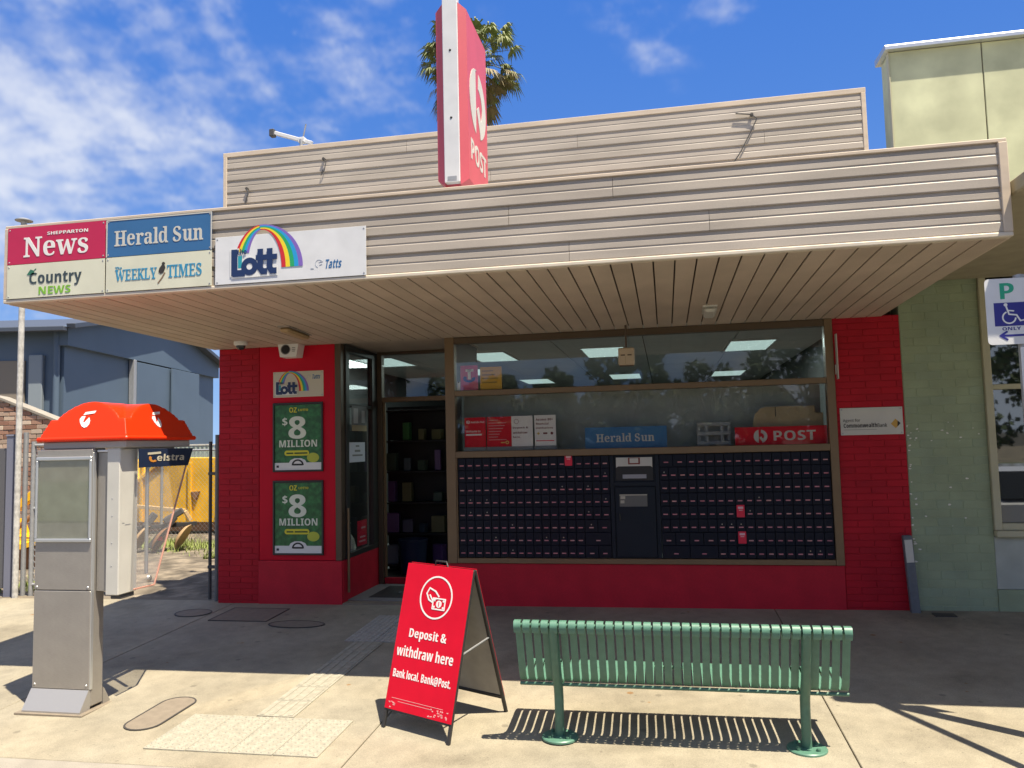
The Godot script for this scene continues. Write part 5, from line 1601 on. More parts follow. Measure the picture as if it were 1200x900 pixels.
func build_wall_signs() -> void:
	var s := panel("lottery_sign", "small cream lottery sign with rainbow logo above the green posters", -4.49, -3.86, 2.345, 2.645, 0.0005, mat("cream board", 0.58, 0.54, 0.43, 0.5))
	lott_logo(s, 0.03, 0.035, 0.42, 0.0045)
	tatts(s, 0.40, 0.205, 0.19, 0.0045)
	var n := 0
	for q in [[1.48, 2.28, "upper green lottery poster directly under the small rainbow sign"], [0.53, 1.38, "lower green lottery poster hung just above the red plinth"]]:
		var t := thing("lottery_poster", "%s, reading 8 million" % q[2], "poster", Vector3(-4.49, q[0], 0.0005), 0.0, "green lottery posters by the door")
		var w := 0.625
		var h: float = q[1] - q[0]
		part(t, "frame", mb().span(Vector3(0, 0, 0), Vector3(w, 0.02, 0.022), 0.003).span(Vector3(0, h - 0.02, 0), Vector3(w, h, 0.022), 0.003).span(Vector3(0, 0.0205, 0), Vector3(0.02, h - 0.0205, 0.022), 0.003).span(Vector3(w - 0.02, 0.0205, 0), Vector3(w, h - 0.0205, 0.022), 0.003), M["black frame"])
		part(t, "sheet", mb().span(Vector3(0.0205, 0.0205, 0), Vector3(w - 0.0205, h - 0.0205, 0.008)), mat("lotto green", 0.035, 0.20, 0.055, 0.4, {tex = ntex("lottoburst", 91, 0.02, 3, 0.7, 1.0, 256, 1.5), scale = Vector3.ONE * 2.0}))
		part(t, "footer", mb().prism(PackedVector2Array([Vector2(0.021, 0.021), Vector2(w - 0.021, 0.021), Vector2(w - 0.021, 0.105), Vector2(0.42, 0.105), Vector2(0.40, 0.135), Vector2(0.35, 0.155), Vector2(0.27, 0.155), Vector2(0.22, 0.135), Vector2(0.20, 0.105), Vector2(0.021, 0.105)]), 0.001), M["white"], Vector3(0, 0, 0.0085))
		var mini := mb()
		mini.arc(Vector2(0.31, 0.075), Vector2(0.055, 0.050), Vector2(0.075, 0.068), 0.0, PI, 0.001, 14)
		mini.span(Vector3(0.25, 0.072, 0), Vector3(0.37, 0.092, 0.001))
		mini.span(Vector3(0.045, 0.05, 0), Vector3(0.075, 0.075, 0.001))
		part(t, "footer_mark", mini, M["black"], Vector3(0, 0, 0.010))
		var cream := mat("poster cream", 0.70, 0.74, 0.62, 0.5)
		var yel := mat("poster yellow", 0.66, 0.60, 0.03, 0.5)
		text(t, "OZ", 0.205, 0.30, h - 0.115, h - 0.055, 0.0085, yel, false, true)
		text(t, "LOTTO", 0.32, 0.44, h - 0.10, h - 0.075, 0.0085, yel, false, true)
		text(t, "8", 0.195, 0.415, h - 0.42, h - 0.16, 0.0085, cream, false, true)
		text(t, "$", 0.118, 0.182, h - 0.27, h - 0.17, 0.0085, cream, false, true)
		text(t, "MILLION", 0.08, 0.55, h - 0.515, h - 0.435, 0.0085, cream, false, true)
		part(t, "strap", mb().prism(round_rect(0.145, 0.45, h - 0.615, h - 0.555, 0.028), 0.001), yel, Vector3(0, 0, 0.0085))
		part(t, "strap_text", mb().span(Vector3(0.17, h - 0.595, 0), Vector3(0.255, h - 0.578, 0.001)).span(Vector3(0.27, h - 0.595, 0), Vector3(0.43, h - 0.578, 0.001)), mat("ink green", 0.05, 0.09, 0.02, 0.6), Vector3(0, 0, 0.010))
		part(t, "ball", mb().prism(ellipse(0.50, h - 0.64, 0.075, 0.055, 20), 0.001), mat("ball lime", 0.45, 0.50, 0.05, 0.5), Vector3(0, 0, 0.0098))
		part(t, "frame_lip", mb().span(Vector3(0.0205, h - 0.026, 0.009), Vector3(w - 0.0205, h - 0.021, 0.018)), M["black frame"])
		n += 1
	var b := panel("bank_sign", "white bank agency sign with a gold diamond on the red pier", 1.745, 2.335, 1.75, 2.025, 0.006, M["off white"])
	var blk: Material = M["black"]
	text(b, "Agent for", 0.025, 0.19, 0.125, 0.165, 0.0045, blk, false, false)
	text(b, "Commonwealth", 0.03, 0.345, 0.075, 0.12, 0.0045, blk, false, true)
	text(b, "Bank", 0.35, 0.44, 0.075, 0.115, 0.0045, blk, false, false)
	part(b, "small_print", mb().span(Vector3(0.03, 0.052, 0), Vector3(0.34, 0.056, 0.001)), mat("print grey", 0.2, 0.2, 0.2, 0.6), Vector3(0, 0, 0.0045))
	part(b, "diamond", mb().prism(PackedVector2Array([Vector2(0.475, 0.105), Vector2(0.52, 0.06), Vector2(0.54, 0.085), Vector2(0.565, 0.11), Vector2(0.52, 0.155)]), 0.0015), mat("bank gold", 0.52, 0.30, 0.05, 0.5), Vector3(0, 0, 0.0045))
	part(b, "diamond_shade", mb().prism(PackedVector2Array([Vector2(0.535, 0.075), Vector2(0.565, 0.11), Vector2(0.54, 0.135)]), 0.0016), blk, Vector3(0, 0, 0.0062))
	# little acrylic flag sign fixed edge-on to the frame
	var f := thing("flag_sign", "small thin white flag sign fixed edge on beside the window frame", "sign", Vector3(1.735, 2.31, 0.012))
	part(f, "acrylic", mb().box(Vector3(0.0, 0.24, 0.05), Vector3(0.008, 0.46, 0.075), 0.002), M["off white"])
	part(f, "bracket", mb().span(Vector3(-0.012, 0.06, 0.0), Vector3(0.012, 0.16, 0.009), 0.002), M["white"])
	part(f, "print", mb().span(Vector3(0.0045, 0.06, 0.02), Vector3(0.0055, 0.42, 0.08)), M["sign red"])

# ------------------------------------------------------------------ notices in the window
func build_window_notices() -> void:
	var z := -0.05
	var data := [
		[545, 489, 569, 523, "red poster with a white roundel standing at the window corner", "sign red"],
		[571, 488, 599, 523, "red poster covered with small white print in the window", "sign red"],
		[600, 487, 624, 522, "white poster reading Deposit and withdraw here in the window", "white"],
		[627, 486, 651, 522, "white poster listing financial institutions in the window", "white"]]
	for i in 4:
		var q: Array = data[i]
		var a := on_z(q[0], q[3], z)
		var b := on_z(q[2], q[1], z)
		var w := b.x - a.x
		var h := b.y - 1.715
		var t := thing("window_poster", q[4], "poster", Vector3(a.x, 1.715, z), 0.0, "posters standing in the window")
		part(t, "sheet", mb().span(Vector3(0, 0, 0), Vector3(w, h, 0.004)), M[q[5]])
		part(t, "holder", mb().span(Vector3(-0.005, -0.042, -0.03), Vector3(w + 0.005, -0.001, 0.02), 0.002), mat("clear holder", 0.22, 0.24, 0.24, 0.3))
		var wh: Material = M["white"]
		var ink: Material = mat("maroon ink", 0.16, 0.02, 0.03, 0.6)
		if i == 0:
			part(t, "roundel", post_logo(0.04, h - 0.05, 0.02, 0.001), wh, Vector3(0, 0, 0.0045))
			text(t, "Australia Post", 0.07, w - 0.015, h - 0.062, h - 0.040, 0.0045, wh, false, true, 0.001)
			text(t, "Welcome to", 0.015, w - 0.06, h - 0.165, h - 0.140, 0.0045, wh, false, true, 0.001)
			part(t, "print_line", mb().span(Vector3(0.015, h - 0.20, 0), Vector3(w - 0.045, h - 0.182, 0.001)), wh, Vector3(0, 0, 0.0045))
		elif i == 1:
			var m := mb()
			for k in 8:
				var y := h - 0.04 - 0.031 * k
				m.span(Vector3(0.02, y, 0), Vector3(w * (0.45 + 0.07 * ((k * 5) % 6)), y + 0.007, 0.001))
			part(t, "print_lines", m, mat("pale print", 0.62, 0.30, 0.32, 0.6), Vector3(0, 0, 0.0045))
			part(t, "roundel", mb().arc(Vector2(w - 0.05, 0.045), Vector2(0.010, 0.010), Vector2(0.02, 0.02), 0, TAU, 0.001, 12).span(Vector3(w - 0.12, 0.038, 0), Vector3(w - 0.075, 0.05, 0.001)), mat("print gold", 0.6, 0.45, 0.1, 0.5), Vector3(0, 0, 0.0045))
		elif i == 2:
			part(t, "roundel", mb().arc(Vector2(0.055, h - 0.06), Vector2(0.023, 0.023), Vector2(0.027, 0.027), 0, TAU, 0.001, 14), ink, Vector3(0, 0, 0.0045))
			text(t, "Deposit &", 0.015, w - 0.05, h - 0.145, h - 0.118, 0.0045, ink, false, true, 0.001)
			text(t, "withdraw", 0.015, w - 0.06, h - 0.195, h - 0.170, 0.0045, ink, false, true, 0.001)
			text(t, "here.", 0.015, w - 0.135, h - 0.242, h - 0.220, 0.0045, ink, false, true, 0.001)
		else:
			text(t, "Access 80+", 0.015, w - 0.03, h - 0.06, h - 0.035, 0.0045, ink, false, true, 0.001)
			text(t, "financial", 0.015, w - 0.08, h - 0.105, h - 0.082, 0.0045, ink, false, true, 0.001)
			text(t, "institutions", 0.015, w - 0.03, h - 0.15, h - 0.128, 0.0045, ink, false, true, 0.001)
			part(t, "bank_marks", mb().prism(ellipse(w - 0.045, h - 0.20, 0.016, 0.016, 12), 0.001).span(Vector3(w * 0.4, h - 0.208, 0), Vector3(w * 0.6, h - 0.19, 0.001)), ink, Vector3(0, 0, 0.0045))
			part(t, "bank_mark_gold", mb().prism(PackedVector2Array([Vector2(0.025, h - 0.20), Vector2(0.042, h - 0.216), Vector2(0.058, h - 0.20), Vector2(0.042, h - 0.185)]), 0.001), mat("print gold", 0.6, 0.45, 0.1, 0.5), Vector3(0, 0, 0.0045))
			part(t, "print_line", mb().span(Vector3(0.015, h - 0.285, 0), Vector3(w - 0.02, h - 0.276, 0.001)), M["red tag"], Vector3(0, 0, 0.0045))
	# counter banners
	var hb := thing("news_banner", "blue banner reading Herald Sun standing behind the display glass", "banner", Vector3(-0.855, 1.664, -0.06))
	part(hb, "board", mb().span(Vector3(0, 0, 0), Vector3(0.872, 0.235, 0.005), 0.001), mat("herald window", 0.03, 0.15, 0.34, 0.4))
	text(hb, "Herald Sun", 0.12, 0.74, 0.075, 0.165, 0.0055, M["off white"], true, true, 0.001)
	var pb := thing("post_banner", "red banner reading POST with a white roundel behind the display glass", "banner", Vector3(0.715, 1.664, -0.06))
	part(pb, "board", mb().span(Vector3(0, 0, 0), Vector3(0.912, 0.195, 0.005), 0.001), M["sign red"])
	part(pb, "roundel", post_logo(0.255, 0.097, 0.068, 0.001), M["off white"], Vector3(0, 0, 0.0055))
	text(pb, "POST", 0.385, 0.80, 0.050, 0.150, 0.0055, M["off white"], false, true, 0.001)
	var cb := thing("cardboard_sheet", "brown cardboard sheet with a rounded corner leaning behind the red banner", "cardboard", Vector3(0.915, 1.664, -0.16))
	var sh := PackedVector2Array([Vector2(0, 0), Vector2(0.70, 0), Vector2(0.70, 0.33), Vector2(0.62, 0.33), Vector2(0.62, 0.405), Vector2(0.13, 0.405), Vector2(0.07, 0.385), Vector2(0.02, 0.33), Vector2(0, 0.26)])
	part(cb, "sheet", mb().prism(sh, 0.006), M["cardboard"])
	part(cb, "slit", mb().span(Vector3(0.225, 0.30, 0.0065), Vector3(0.232, 0.404, 0.0072)), M["black frame"])
	var rd := thing("grey_crate", "small grey slatted plastic crate behind the display glass", "crate", Vector3(0.335, 1.664, -0.15))
	for y in [0.02, 0.12, 0.22]:
		part(rd, "slat", mb().span(Vector3(0, y, 0), Vector3(0.345, y + 0.04, 0.012), 0.003), mat("crate grey", 0.26, 0.28, 0.29, 0.5))
	for x in [0.0, 0.085, 0.24, 0.315]:
		part(rd, "upright", mb().span(Vector3(x, 0.0, -0.012), Vector3(x + 0.03, 0.262, -0.001), 0.002), M["crate grey"])
	part(rd, "back", mb().span(Vector3(0, 0, -0.13), Vector3(0.345, 0.25, -0.12)), M["crate grey"])
	# two cards stuck inside the upper pane
	var p := on_z(540, 455, -0.012)
	var k := thing("pink_card", "pink telephone card stuck inside the upper pane", "card", Vector3(p.x, 2.352, -0.012))
	part(k, "sheet", mb().span(Vector3(0, 0, 0), Vector3(0.20, 0.275, 0.002)), mat("pink card", 0.55, 0.12, 0.25, 0.5))
	part(k, "letter_mark", mb().arc(Vector2(0.10, 0.13), Vector2(0.03, 0.02), Vector2(0.07, 0.045), PI * 0.8, PI * 2.1, 0.001, 16), mat("mark blue", 0.03, 0.08, 0.35, 0.5), Vector3(0, 0, 0.0025))
	part(k, "letter_stem", mb().span(Vector3(0.085, 0.12, 0), Vector3(0.118, 0.235, 0.001)).span(Vector3(0.06, 0.205, 0), Vector3(0.15, 0.235, 0.001)), M["white"], Vector3(0, 0, 0.0037))
	var o := on_z(563, 455, -0.012)
	var g := thing("orange_card", "orange yellow card stuck inside the upper pane", "card", Vector3(o.x, 2.352, -0.012))
	part(g, "sheet", mb().span(Vector3(0, 0, 0), Vector3(0.245, 0.25, 0.002)), mat("orange card", 0.62, 0.36, 0.03, 0.5))
	part(g, "print_lines", mb().span(Vector3(0.02, 0.20, 0), Vector3(0.15, 0.212, 0.001)).span(Vector3(0.02, 0.155, 0), Vector3(0.17, 0.170, 0.001)).span(Vector3(0.02, 0.115, 0), Vector3(0.20, 0.130, 0.001)).span(Vector3(0.02, 0.07, 0), Vector3(0.19, 0.085, 0.001)), mat("card ink", 0.30, 0.20, 0.03, 0.6), Vector3(0, 0, 0.0025))
	var wc := thing("white_card", "narrow white card standing in the corner of the upper pane", "card", Vector3(-2.265, 2.352, -0.012))
	part(wc, "sheet", mb().span(Vector3(0, 0, 0), Vector3(0.035, 0.10, 0.002)), M["white"])
	part(wc, "clip", mb().span(Vector3(0.008, 0.085, 0.0025), Vector3(0.027, 0.098, 0.004)), M["black frame"])
	# notices on the side light
	var sx := -3.6235
	var n1 := thing("side_notice", "dark photo notice stuck on the side light beside the door", "notice", Vector3(sx - 0.003, 1.94, -0.26), PI / 2)
	part(n1, "sheet", mb().span(Vector3(0, 0, 0), Vector3(0.46, 0.30, 0.002)), mat("photo grey", 0.14, 0.14, 0.15, 0.5))
	part(n1, "caption", mb().span(Vector3(0, 0.0, 0.0022), Vector3(0.46, 0.07, 0.003)), M["cardboard"])
	part(n1, "pictures", mb().span(Vector3(0.05, 0.09, 0.0022), Vector3(0.19, 0.27, 0.003)).span(Vector3(0.30, 0.10, 0.0022), Vector3(0.40, 0.25, 0.003)), mat("photo pale", 0.40, 0.40, 0.42, 0.5))
	var n2 := thing("side_notice", "white paper notice taped on the side light beside the door", "notice", Vector3(sx - 0.003, 1.57, -0.18), PI / 2)
	part(n2, "sheet", mb().span(Vector3(0, 0, 0), Vector3(0.48, 0.235, 0.002)), mat("paper blue", 0.55, 0.57, 0.66, 0.6))
	part(n2, "print_lines", mb().span(Vector3(0.19, 0.18, 0.0022), Vector3(0.30, 0.20, 0.003)).span(Vector3(0.16, 0.12, 0.0022), Vector3(0.33, 0.145, 0.003)).span(Vector3(0.09, 0.07, 0.0022), Vector3(0.40, 0.09, 0.003)), mat("print grey", 0.2, 0.2, 0.2, 0.6))
	var vs := thing("white_bottle", "pale bottle shaped vase standing inside the side light", "vase", Vector3(-3.74, 0.47, -0.42))
	part(vs, "body", mb().lathe([Vector2(0.0, 0.0), Vector2(0.07, 0.0), Vector2(0.085, 0.09), Vector2(0.06, 0.19), Vector2(0.022, 0.25), Vector2(0.018, 0.37), Vector2(0.0, 0.37)], 18), mat("vase pale", 0.52, 0.56, 0.44, 0.4))
	part(vs, "lip", mb().lathe([Vector2(0.0, 0.371), Vector2(0.022, 0.371), Vector2(0.022, 0.385), Vector2(0.0, 0.388)], 14), M["vase pale"])
	part(vs, "ledge", mb().span(Vector3(-0.25, -0.03, -0.5), Vector3(0.055, -0.001, 0.2)), M["dark shelf"])
	var rc := thing("red_notice", "small red notice standing inside the side light next to the vase", "notice", Vector3(-3.70, 0.55, -0.58), PI / 2)
	part(rc, "sheet", mb().span(Vector3(0, 0, 0), Vector3(0.30, 0.30, 0.003)), M["red tag"])
	part(rc, "print_lines", mb().span(Vector3(0.05, 0.04, 0.0032), Vector3(0.25, 0.06, 0.004)).span(Vector3(0.08, 0.09, 0.0032), Vector3(0.25, 0.11, 0.004)).span(Vector3(0.12, 0.20, 0.0032), Vector3(0.25, 0.22, 0.004)), mat("tag print", 0.75, 0.45, 0.48, 0.6))

# ------------------------------------------------------------------ small fittings
func build_fittings() -> void:
	var d := thing("dome_camera", "white dome security camera under the awning near the outer brick pier", "camera", Vector3(-4.63, 2.972, 0.48))
	part(d, "housing", mb().lathe([Vector2(0.0, 0.0), Vector2(0.075, 0.0), Vector2(0.075, -0.05), Vector2(0.058, -0.062)], 20), M["white"])
	part(d, "dome", mb().lathe([Vector2(0.052, -0.060), Vector2(0.048, -0.085), Vector2(0.03, -0.105), Vector2(0.0, -0.112)], 20), mat("smoke dome", 0.03, 0.03, 0.032, 0.1))
	var c := thing("box_camera", "white angled box security camera on the red panel under the awning", "camera", Vector3(-4.22, 2.80, 0.06))
	part(c, "housing", mb().prism(PackedVector2Array([Vector2(-0.10, 0.0), Vector2(0.10, 0.0), Vector2(0.13, 0.16), Vector2(-0.13, 0.16)]), 0.16, Transform3D(Basis(), Vector3(0, 0, -0.055))), M["white"])
	part(c, "lens", mb().lathe([Vector2(0.0, 0.012), Vector2(0.045, 0.01), Vector2(0.05, 0.0)], 18, Transform3D(Basis(Vector3.RIGHT, PI / 2), Vector3(-0.03, 0.085, 0.105))), M["black"])
	part(c, "lens_ring", mb().arc(Vector2(-0.03, 0.085), Vector2(0.05, 0.05), Vector2(0.058, 0.058), 0, TAU, 0.005, 18, Transform3D(Basis(), Vector3(0, 0, 0.105))), mat("ring grey", 0.2, 0.2, 0.2, 0.4))
	part(c, "vent_slots", mb().span(Vector3(0.05, 0.10, 0.1052), Vector3(0.09, 0.108, 0.107)).span(Vector3(0.05, 0.08, 0.1052), Vector3(0.09, 0.088, 0.107)).span(Vector3(0.05, 0.06, 0.1052), Vector3(0.085, 0.068, 0.107)), M["ring grey"])
	for q in [[-3.70, 1.02, 0.10, 0.62, "long weathered batten light under the awning over the lottery posters", "batten_light", 0.10], [0.45, 0.95, 0.11, 0.42, "short pale batten light under the awning over the red banner", "batten_light", -0.03]]:
		var y: float = 2.966 + 0.0134 * q[1]
		var t := thing(q[5], q[4], "light fitting", Vector3(q[0], y, q[1]), q[6], "unlit lights under the awning")
		part(t, "base", mb().span(Vector3(-q[2] / 2 - 0.012, -0.03, -q[3] / 2 - 0.02), Vector3(q[2] / 2 + 0.012, 0.0, q[3] / 2 + 0.02), 0.005), mat("fitting grey", 0.32, 0.29, 0.25, 0.6) if q[0] < 0 else M["off white"])
		part(t, "cover", mb().span(Vector3(-q[2] / 2, -0.075, -q[3] / 2), Vector3(q[2] / 2, -0.031, q[3] / 2), 0.02), mat("yellowed cover", 0.42, 0.30, 0.16, 0.5) if q[0] < 0 else M["off white"])
	var h := thing("hanging_sensor", "beige box sensor hanging on a rod in front of the upper pane", "sensor", Vector3(-0.365, 2.97, 0.28))
	part(h, "rod", mb().tube([Vector3(0, 0, 0), Vector3(0, -0.26, 0)], 0.011, 8), M["bronze dark"])
	part(h, "box", mb().box(Vector3(0, -0.352, 0), Vector3(0.165, 0.18, 0.09), 0.012), mat("aged beige", 0.50, 0.40, 0.28, 0.5))
	part(h, "louvre", mb().span(Vector3(-0.055, -0.345, 0.0455), Vector3(-0.012, -0.333, 0.049)).span(Vector3(0.012, -0.345, 0.0455), Vector3(0.055, -0.333, 0.049)), M["bronze dark"])
	part(h, "cover_lines", mb().span(Vector3(-0.082, -0.272, 0.0455), Vector3(0.082, -0.268, 0.047)).span(Vector3(-0.012, -0.43, 0.0455), Vector3(-0.008, -0.35, 0.047)), M["cardboard"])
	part(h, "foot_plate", mb().span(Vector3(-0.075, -0.452, -0.03), Vector3(0.075, -0.443, 0.03)), M["bronze dark"])
	# television aerial boom over the parapet
	var a := thing("roof_antenna", "white boom antenna with a dark end standing above the parapet", "antenna", Vector3(-4.9, 5.44, -0.9))
	var p0 := on_z(322, 156, -0.9) - a.position
	var p1 := on_z(366, 168, -0.9) - a.position
	part(a, "boom", mb().bar(p0, p1, 0.05, 0.05, 0.006), M["white enamel"])
	part(a, "end_box", mb().box(p0 + Vector3(-0.03, 0.0, 0), Vector3(0.07, 0.10, 0.08), 0.008), M["dark pipe"])
	var mid := p0.lerp(p1, 0.74)
	part(a, "mast", mb().tube([Vector3(mid.x, -0.9, 0.02), mid + Vector3(0, 0.0, 0.04)], 0.022, 8), M["galvanised"])
	part(a, "rod", mb().tube([mid, mid + Vector3(0.05, 0.22, 0)], 0.010, 6), M["galvanised"])
	part(a, "clamp", mb().box(mid, Vector3(0.09, 0.07, 0.09), 0.006), M["white enamel"])
	# loose cables on the parapet
	var z := -0.215
	for q in [[[[881, 134], [887, 139], [878, 158], [868, 178], [860, 190]], "thin broken service cable hooked on the parapet near the green shop", 0.007], [[[379, 186], [382, 190], [380, 199], [376, 206], [378, 199]], "short loop of dark wire hanging on the parapet below the antenna", 0.006], [[[289, 221], [291, 226], [289, 232], [287, 239]], "small dark cable stub on the parapet above the blue newspaper sign", 0.009]]:
		var pts := []
		for s in q[0]:
			pts.append(on_z(s[0], s[1], z))
		var o: Vector3 = pts[0]
		for i in pts.size():
			pts[i] -= o
		var t := thing("loose_cable", q[1], "cable", o)
		part(t, "cable", mb().tube(pts, q[2], 6), M["dark pipe"])
		part(t, "hook", mb().lathe([Vector2(0.0, -0.02), Vector2(0.018, -0.018), Vector2(0.018, 0.018), Vector2(0.0, 0.02)], 10, Transform3D(Basis(Vector3.RIGHT, PI / 2), Vector3(0, 0, -0.012))), M["iron"])
		if q[2] == 0.007:
			var e := on_z(862, 133, z) - o
			part(t, "eye_bolt", mb().tube([Vector3.ZERO, e], 0.007, 6), M["iron"])

# ------------------------------------------------------------------ payphone
func build_phone() -> void:
	var t := thing("payphone", "payphone pedestal in stainless steel under an orange domed hood", "payphone", Vector3(-4.48, G(-4.48, 3.1), 3.1))
	var S: Material = M["stainless"]
	part(t, "column", mb().span(Vector3(-0.250, 0.02, -0.03), Vector3(0.232, 1.93, 0.106), 0.010), S)
	part(t, "lower_panel", mb().span(Vector3(-0.256, 0.150, 0.1065), Vector3(0.232, 0.868, 0.120), 0.004), S)
	part(t, "upper_panel", mb().span(Vector3(-0.256, 0.874, 0.1065), Vector3(0.232, 1.925, 0.120), 0.004), S)
	part(t, "edge_strip", mb().span(Vector3(0.2325, 0.15, 0.088), Vector3(0.238, 1.90, 0.118), 0.002), M["aluminium"])
	var bolts := mb()
	for q in [[-0.232, 0.180], [0.208, 0.180], [-0.232, 0.895], [0.208, 0.895]]:
		bolts.lathe([Vector2(0.009, 0), Vector2(0.007, 0.003), Vector2(0, 0.004)], 8, Transform3D(Basis(Vector3.RIGHT, PI / 2), Vector3(q[0], q[1], 0.120)))
	part(t, "bolts", bolts, M["aluminium"])
	# kick skirt flaring out at the front and at the back
	part(t, "front_skirt", mb().prism(PackedVector2Array([Vector2(0.107, 0.0), Vector2(0.210, 0.0), Vector2(0.210, 0.016), Vector2(0.124, 0.148), Vector2(0.107, 0.148)]), 0.49, Transform3D(Basis(Vector3(0, 0, 1), Vector3(0, 1, 0), Vector3(1, 0, 0)), Vector3(-0.257, 0, 0))), M["stainless bright"])
	part(t, "rear_skirt", mb().prism(PackedVector2Array([Vector2(-0.031, 0.0), Vector2(-0.105, 0.0), Vector2(-0.105, 0.012), Vector2(-0.045, 0.115), Vector2(-0.031, 0.13)]), 0.49, Transform3D(Basis(Vector3(0, 0, 1), Vector3(0, 1, 0), Vector3(1, 0, 0)), Vector3(-0.257, 0, 0))), S)
	part(t, "foot_plate", mb().span(Vector3(-0.30, -0.02, -0.16), Vector3(0.27, 0.005, 0.235), 0.003), M["cover concrete"])
	# poster frame
	var fr := part(t, "poster_insert", mb().span(Vector3(-0.232, 1.258, 0.1205), Vector3(0.215, 1.845, 0.125)), M["insert"])
	for q in [[-0.25, 0.234, 1.232, 1.257], [-0.25, 0.234, 1.846, 1.871]]:
		part(fr, "frame_bar", mb().span(Vector3(q[0], q[2], 0.1205), Vector3(q[1], q[3], 0.138), 0.004), M["aluminium"])
	for x in [-0.25, 0.2155]:
		part(fr, "frame_bar", mb().span(Vector3(x, 1.2575, 0.1205), Vector3(x + 0.0185, 1.8455, 0.138), 0.004), M["aluminium"])
	part(fr, "frame_glass", mb().span(Vector3(-0.231, 1.2575, 0.129), Vector3(0.215, 1.8455, 0.132)), glass("poster cover", 0.04))
	# white equipment case behind the column
	var hs := part(t, "equipment_case", mb().span(Vector3(0.335, 0.835, -0.115), Vector3(0.445, 1.925, 0.095), 0.006), M["off white"])
	part(hs, "steel_return", mb().span(Vector3(0.239, 0.86, -0.02), Vector3(0.334, 1.90, 0.072), 0.004), S)
	part(hs, "return_cap", mb().span(Vector3(0.240, 1.901, -0.01), Vector3(0.333, 1.918, 0.085), 0.003), M["white"])
	var dots := mb()
	for y in [1.05, 1.22, 1.42, 1.55]:
		dots.lathe([Vector2(0.006, 0), Vector2(0.004, 0.002), Vector2(0, 0.003)], 7, Transform3D(Basis(Vector3.RIGHT, PI / 2), Vector3(0.385, y, 0.095)))
	part(hs, "rivets", dots, M["galvanised"])
	part(hs, "scuff", mb().span(Vector3(0.4452, 1.345, -0.03), Vector3(0.4458, 1.352, 0.03)).span(Vector3(0.4452, 1.36, 0.035), Vector3(0.4458, 1.366, 0.06)), M["galvanised"])
	part(hs, "case_foot", mb().span(Vector3(0.345, 0.80, -0.10), Vector3(0.435, 0.834, 0.05), 0.004), M["dark pipe"])
	# tapering clear side panel with a name header; its plane faces along x
	var side := Transform3D(Basis(Vector3(0, 0, -1), Vector3(0, 1, 0), Vector3(1, 0, 0)), Vector3(0.50, 0, 0))   # local x runs to the back
	var wing := PackedVector2Array([Vector2(0.0, 0.87), Vector2(0.24, 0.86), Vector2(0.64, 1.78), Vector2(0.64, 1.92), Vector2(0.03, 1.92)])
	var gl := part(t, "clear_panel", mb().prism(wing, 0.008), glass("perspex", 0.12, 0.6, 0.6, 0.62))
	gl.transform = side
	part(gl, "panel_edge", mb().bar(Vector3(0.242, 0.86, 0.004), Vector3(0.645, 1.78, 0.004), 0.012, 0.012, 0.002).bar(Vector3(0.0, 0.864, 0.004), Vector3(0.245, 0.856, 0.004), 0.012, 0.012, 0.002), mat("pink edge", 0.50, 0.26, 0.20, 0.4))
	part(gl, "panel_post", mb().tube([Vector3(0.19, 0.95, -0.03), Vector3(0.19, 1.90, -0.03)], 0.014, 8), M["aluminium"])
	part(gl, "panel_boss", mb().lathe([Vector2(0.026, 0), Vector2(0.02, 0.014), Vector2(0, 0.018)], 12, Transform3D(Basis(Vector3.RIGHT, PI / 2), Vector3(0.17, 0.92, 0.008))), M["stainless bright"])
	var hd := part(t, "name_header", mb().prism(PackedVector2Array([Vector2(0.03, 1.775), Vector2(0.645, 1.775), Vector2(0.715, 1.918), Vector2(0.03, 1.918)]), 0.012), M["telstra navy"])
	hd.transform = Transform3D(side.basis, Vector3(0.510, 0, 0))
	text(hd, "elstra", 0.235, 0.585, 1.82, 1.876, 0.0125, mat("header cream", 0.50, 0.46, 0.35, 0.5), false, true, 0.002, "lettering", 0.1)
	part(hd, "letter_t", mb().arc(Vector2(0.190, 1.843), Vector2(0.026, 0.015), Vector2(0.055, 0.030), PI * 0.8, PI * 1.75, 0.002, 14, Transform3D(Basis(), Vector3(0, 0, 0.0125))), mat("header orange", 0.55, 0.22, 0.03, 0.5))
	part(hd, "letter_t_bar", mb().stroke([Vector2(0.125, 1.880), Vector2(0.275, 1.886)], 0.017, 0.002, Transform3D(Basis(), Vector3(0, 0, 0.0125))), M["header cream"])
	# collar under the hood
	part(t, "collar", mb().span(Vector3(-0.222, 1.931, -0.71), Vector3(0.495, 1.986, 0.098), 0.006), mat("collar grey", 0.36, 0.34, 0.31, 0.5))
	part(t, "hanging_arm", mb().span(Vector3(0.30, 1.90, -0.70), Vector3(0.36, 1.93, -0.12), 0.005), M["galvanised"])
	build_hood(t)

